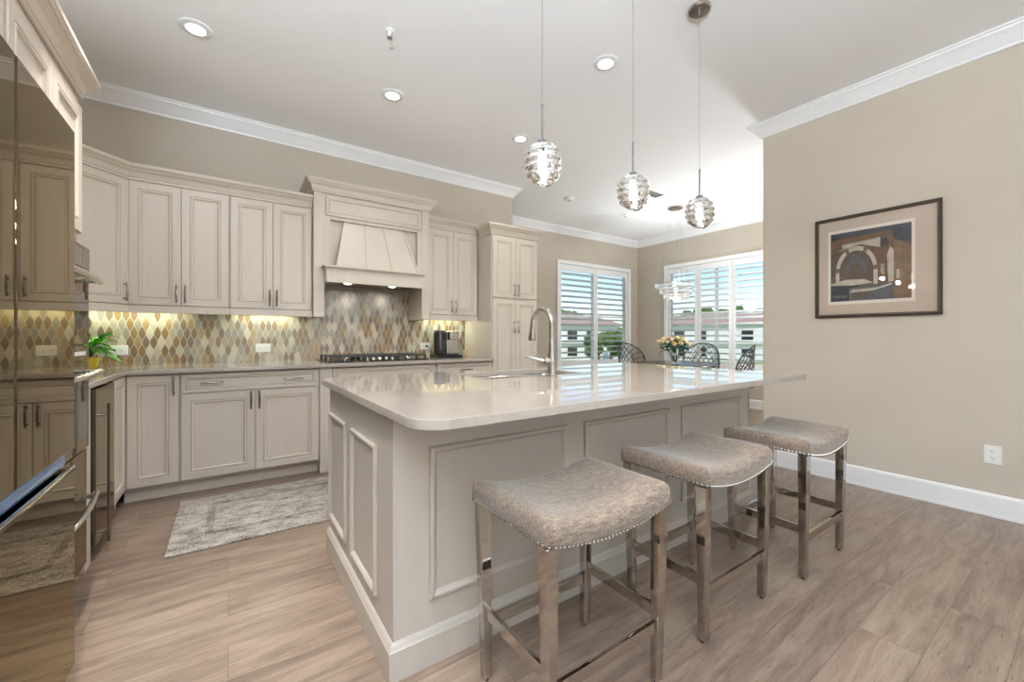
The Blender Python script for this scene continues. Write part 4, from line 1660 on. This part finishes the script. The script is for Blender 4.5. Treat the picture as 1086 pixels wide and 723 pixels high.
# ------------------------------------------------------------------ outside
GZ = -2.6
M['grass'] = varied('lawn_grass', srgb(120, 150, 70), srgb(150, 172, 92), .9, nscale=3)
M['stucco'] = mat('white_stucco', srgb(235, 232, 225), .8)
M['rooft'] = varied('terracotta_roof', srgb(170, 140, 125), srgb(190, 162, 148), .8, scale=(1, 1, 1), nscale=2)
M['wglass'] = mat('far_window_glass', srgb(40, 46, 54), .1)
M['bark'] = mat('bark', srgb(95, 80, 66), .9)
M['fol'] = varied('tree_foliage', srgb(62, 88, 40), srgb(104, 128, 62), .9, nscale=1.5)
o = MB().box(XD + 1.0, 160, -60, 160, GZ - .2, GZ).build('lawn', [M['grass']])
o['kind'] = 'structure'
mb = MB()
mb.box(-60, XD + 1.0, YD + 1.0, 160, GZ - .2, GZ)
o = mb.build('lawn', [M['grass']])
o['kind'] = 'structure'


def building(label, c, rz, L, h, seed):
    t = thing('house', label, 'building', (c[0], c[1], GZ), rz)
    MB().box(-L / 2, L / 2, 0, 9, 0, h).build('walls', [M['stucco']], t)
    mb = MB()
    b2 = bmesh.new()
    lo = [b2.verts.new(p) for p in ((-L / 2 - .6, -.6, h), (L / 2 + .6, -.6, h), (L / 2 + .6, 9.6, h), (-L / 2 - .6, 9.6, h))]
    hi = [b2.verts.new(p) for p in ((-L / 2 + 4, 4.5, h + 1.7), (L / 2 - 4, 4.5, h + 1.7))]
    b2.faces.new(lo[::-1])
    for q in ((lo[0], lo[1], hi[1], hi[0]), (lo[2], lo[3], hi[0], hi[1])):
        b2.faces.new(q)
    b2.faces.new((lo[1], lo[2], hi[1]))
    b2.faces.new((lo[3], lo[0], hi[0]))
    bmesh.ops.recalc_face_normals(b2, faces=b2.faces[:])
    mb._merge(b2, 0)
    mb.build('roof', [M['rooft']], t, smooth=False)
    n = int(L / 3)
    for k in range(n):
        if k % 4 == 3:
            continue
        x = -L / 2 + 1.5 + k * (L - 3) / (n - 1)
        for z in (.7, 3.3):
            MB().box(x - .75, x + .75, -.05, -.002, z, z + 1.5).build('house_window', [M['wglass']], t)
    MB().box(-L / 2, L / 2, -.35, -.01, h * .5 - .1, h * .5 + .1).build('floor_band', [M['stucco']], t)
    return t


building('white two-storey house seen through the left shutter panel', (41.5, 51), R(-40), 24, 5.6, 1)
building('white two-storey house seen through the shutters behind the chandelier', (63, 30), R(-64), 28, 5.6, 2)


def tree(c, h, r, seed, label):
    g = random.Random(seed)
    t = thing('tree', label, 'tree', (c[0], c[1], GZ), 0, 'trees beyond the windows')
    MB().tube([(0, 0, 0), (.1, 0, h * .3), (0, .1, h * .6)], [.3, .22, .12], 8).build('trunk', [M['bark']], t)
    mb = MB()
    for k in range(16):
        p = Vector((g.uniform(-1, 1) * r * .7, g.uniform(-1, 1) * r * .7, h * .62 + g.uniform(-.5, .6) * h * .42))
        b2 = bmesh.new()
        bmesh.ops.create_icosphere(b2, subdivisions=3, radius=r * g.uniform(.3, .5))
        for v in b2.verts:
            v.co *= 1 + g.uniform(-.16, .16)
        mb._merge(b2, 0, Matrix.Translation(p))
    mb.build('crown', [M['fol']], t, smooth=False)


def pxdir(u, dist):
    q = (u - 543) / 435
    s_, c_ = math.sin(TH), math.cos(TH)
    return ((s_ + q * c_) * dist, (c_ - q * s_) * dist)


TREES = (
    (595, 94, 11, 2.6, 'leftmost distant tree rising over the white house roof in the far window'),
    (613, 116, 11.6, 3.0, 'distant tree over the house roof, left of the far window mullion'),
    (634, 48, 4.4, 1.5, 'small bushy tree on the lawn just right of the far window mullion'),
    (648, 60, 5.0, 1.7, 'bushy lawn tree in the middle of the right far shutter panel'),
    (660, 52, 4.2, 1.5, 'bushy lawn tree at the right edge of the far window'),
    (720, 106, 10.6, 2.8, 'distant tree above the roof line behind the chandelier'),
    (742, 92, 11, 3.0, 'distant tree above the roof line right of the chandelier'),
    (759, 110, 11.2, 2.8, 'distant tree above the roof line, beside the middle window post'),
    (782, 92, 10.8, 2.8, 'distant tree above the roof line left of the beige wall end'),
    (803, 106, 11.2, 3.0, 'distant tree above the roof line beside the beige wall end'))
for i, (u, dist, h, r, lb) in enumerate(TREES):
    tree(pxdir(u, dist), h, r, i + 1, lb)
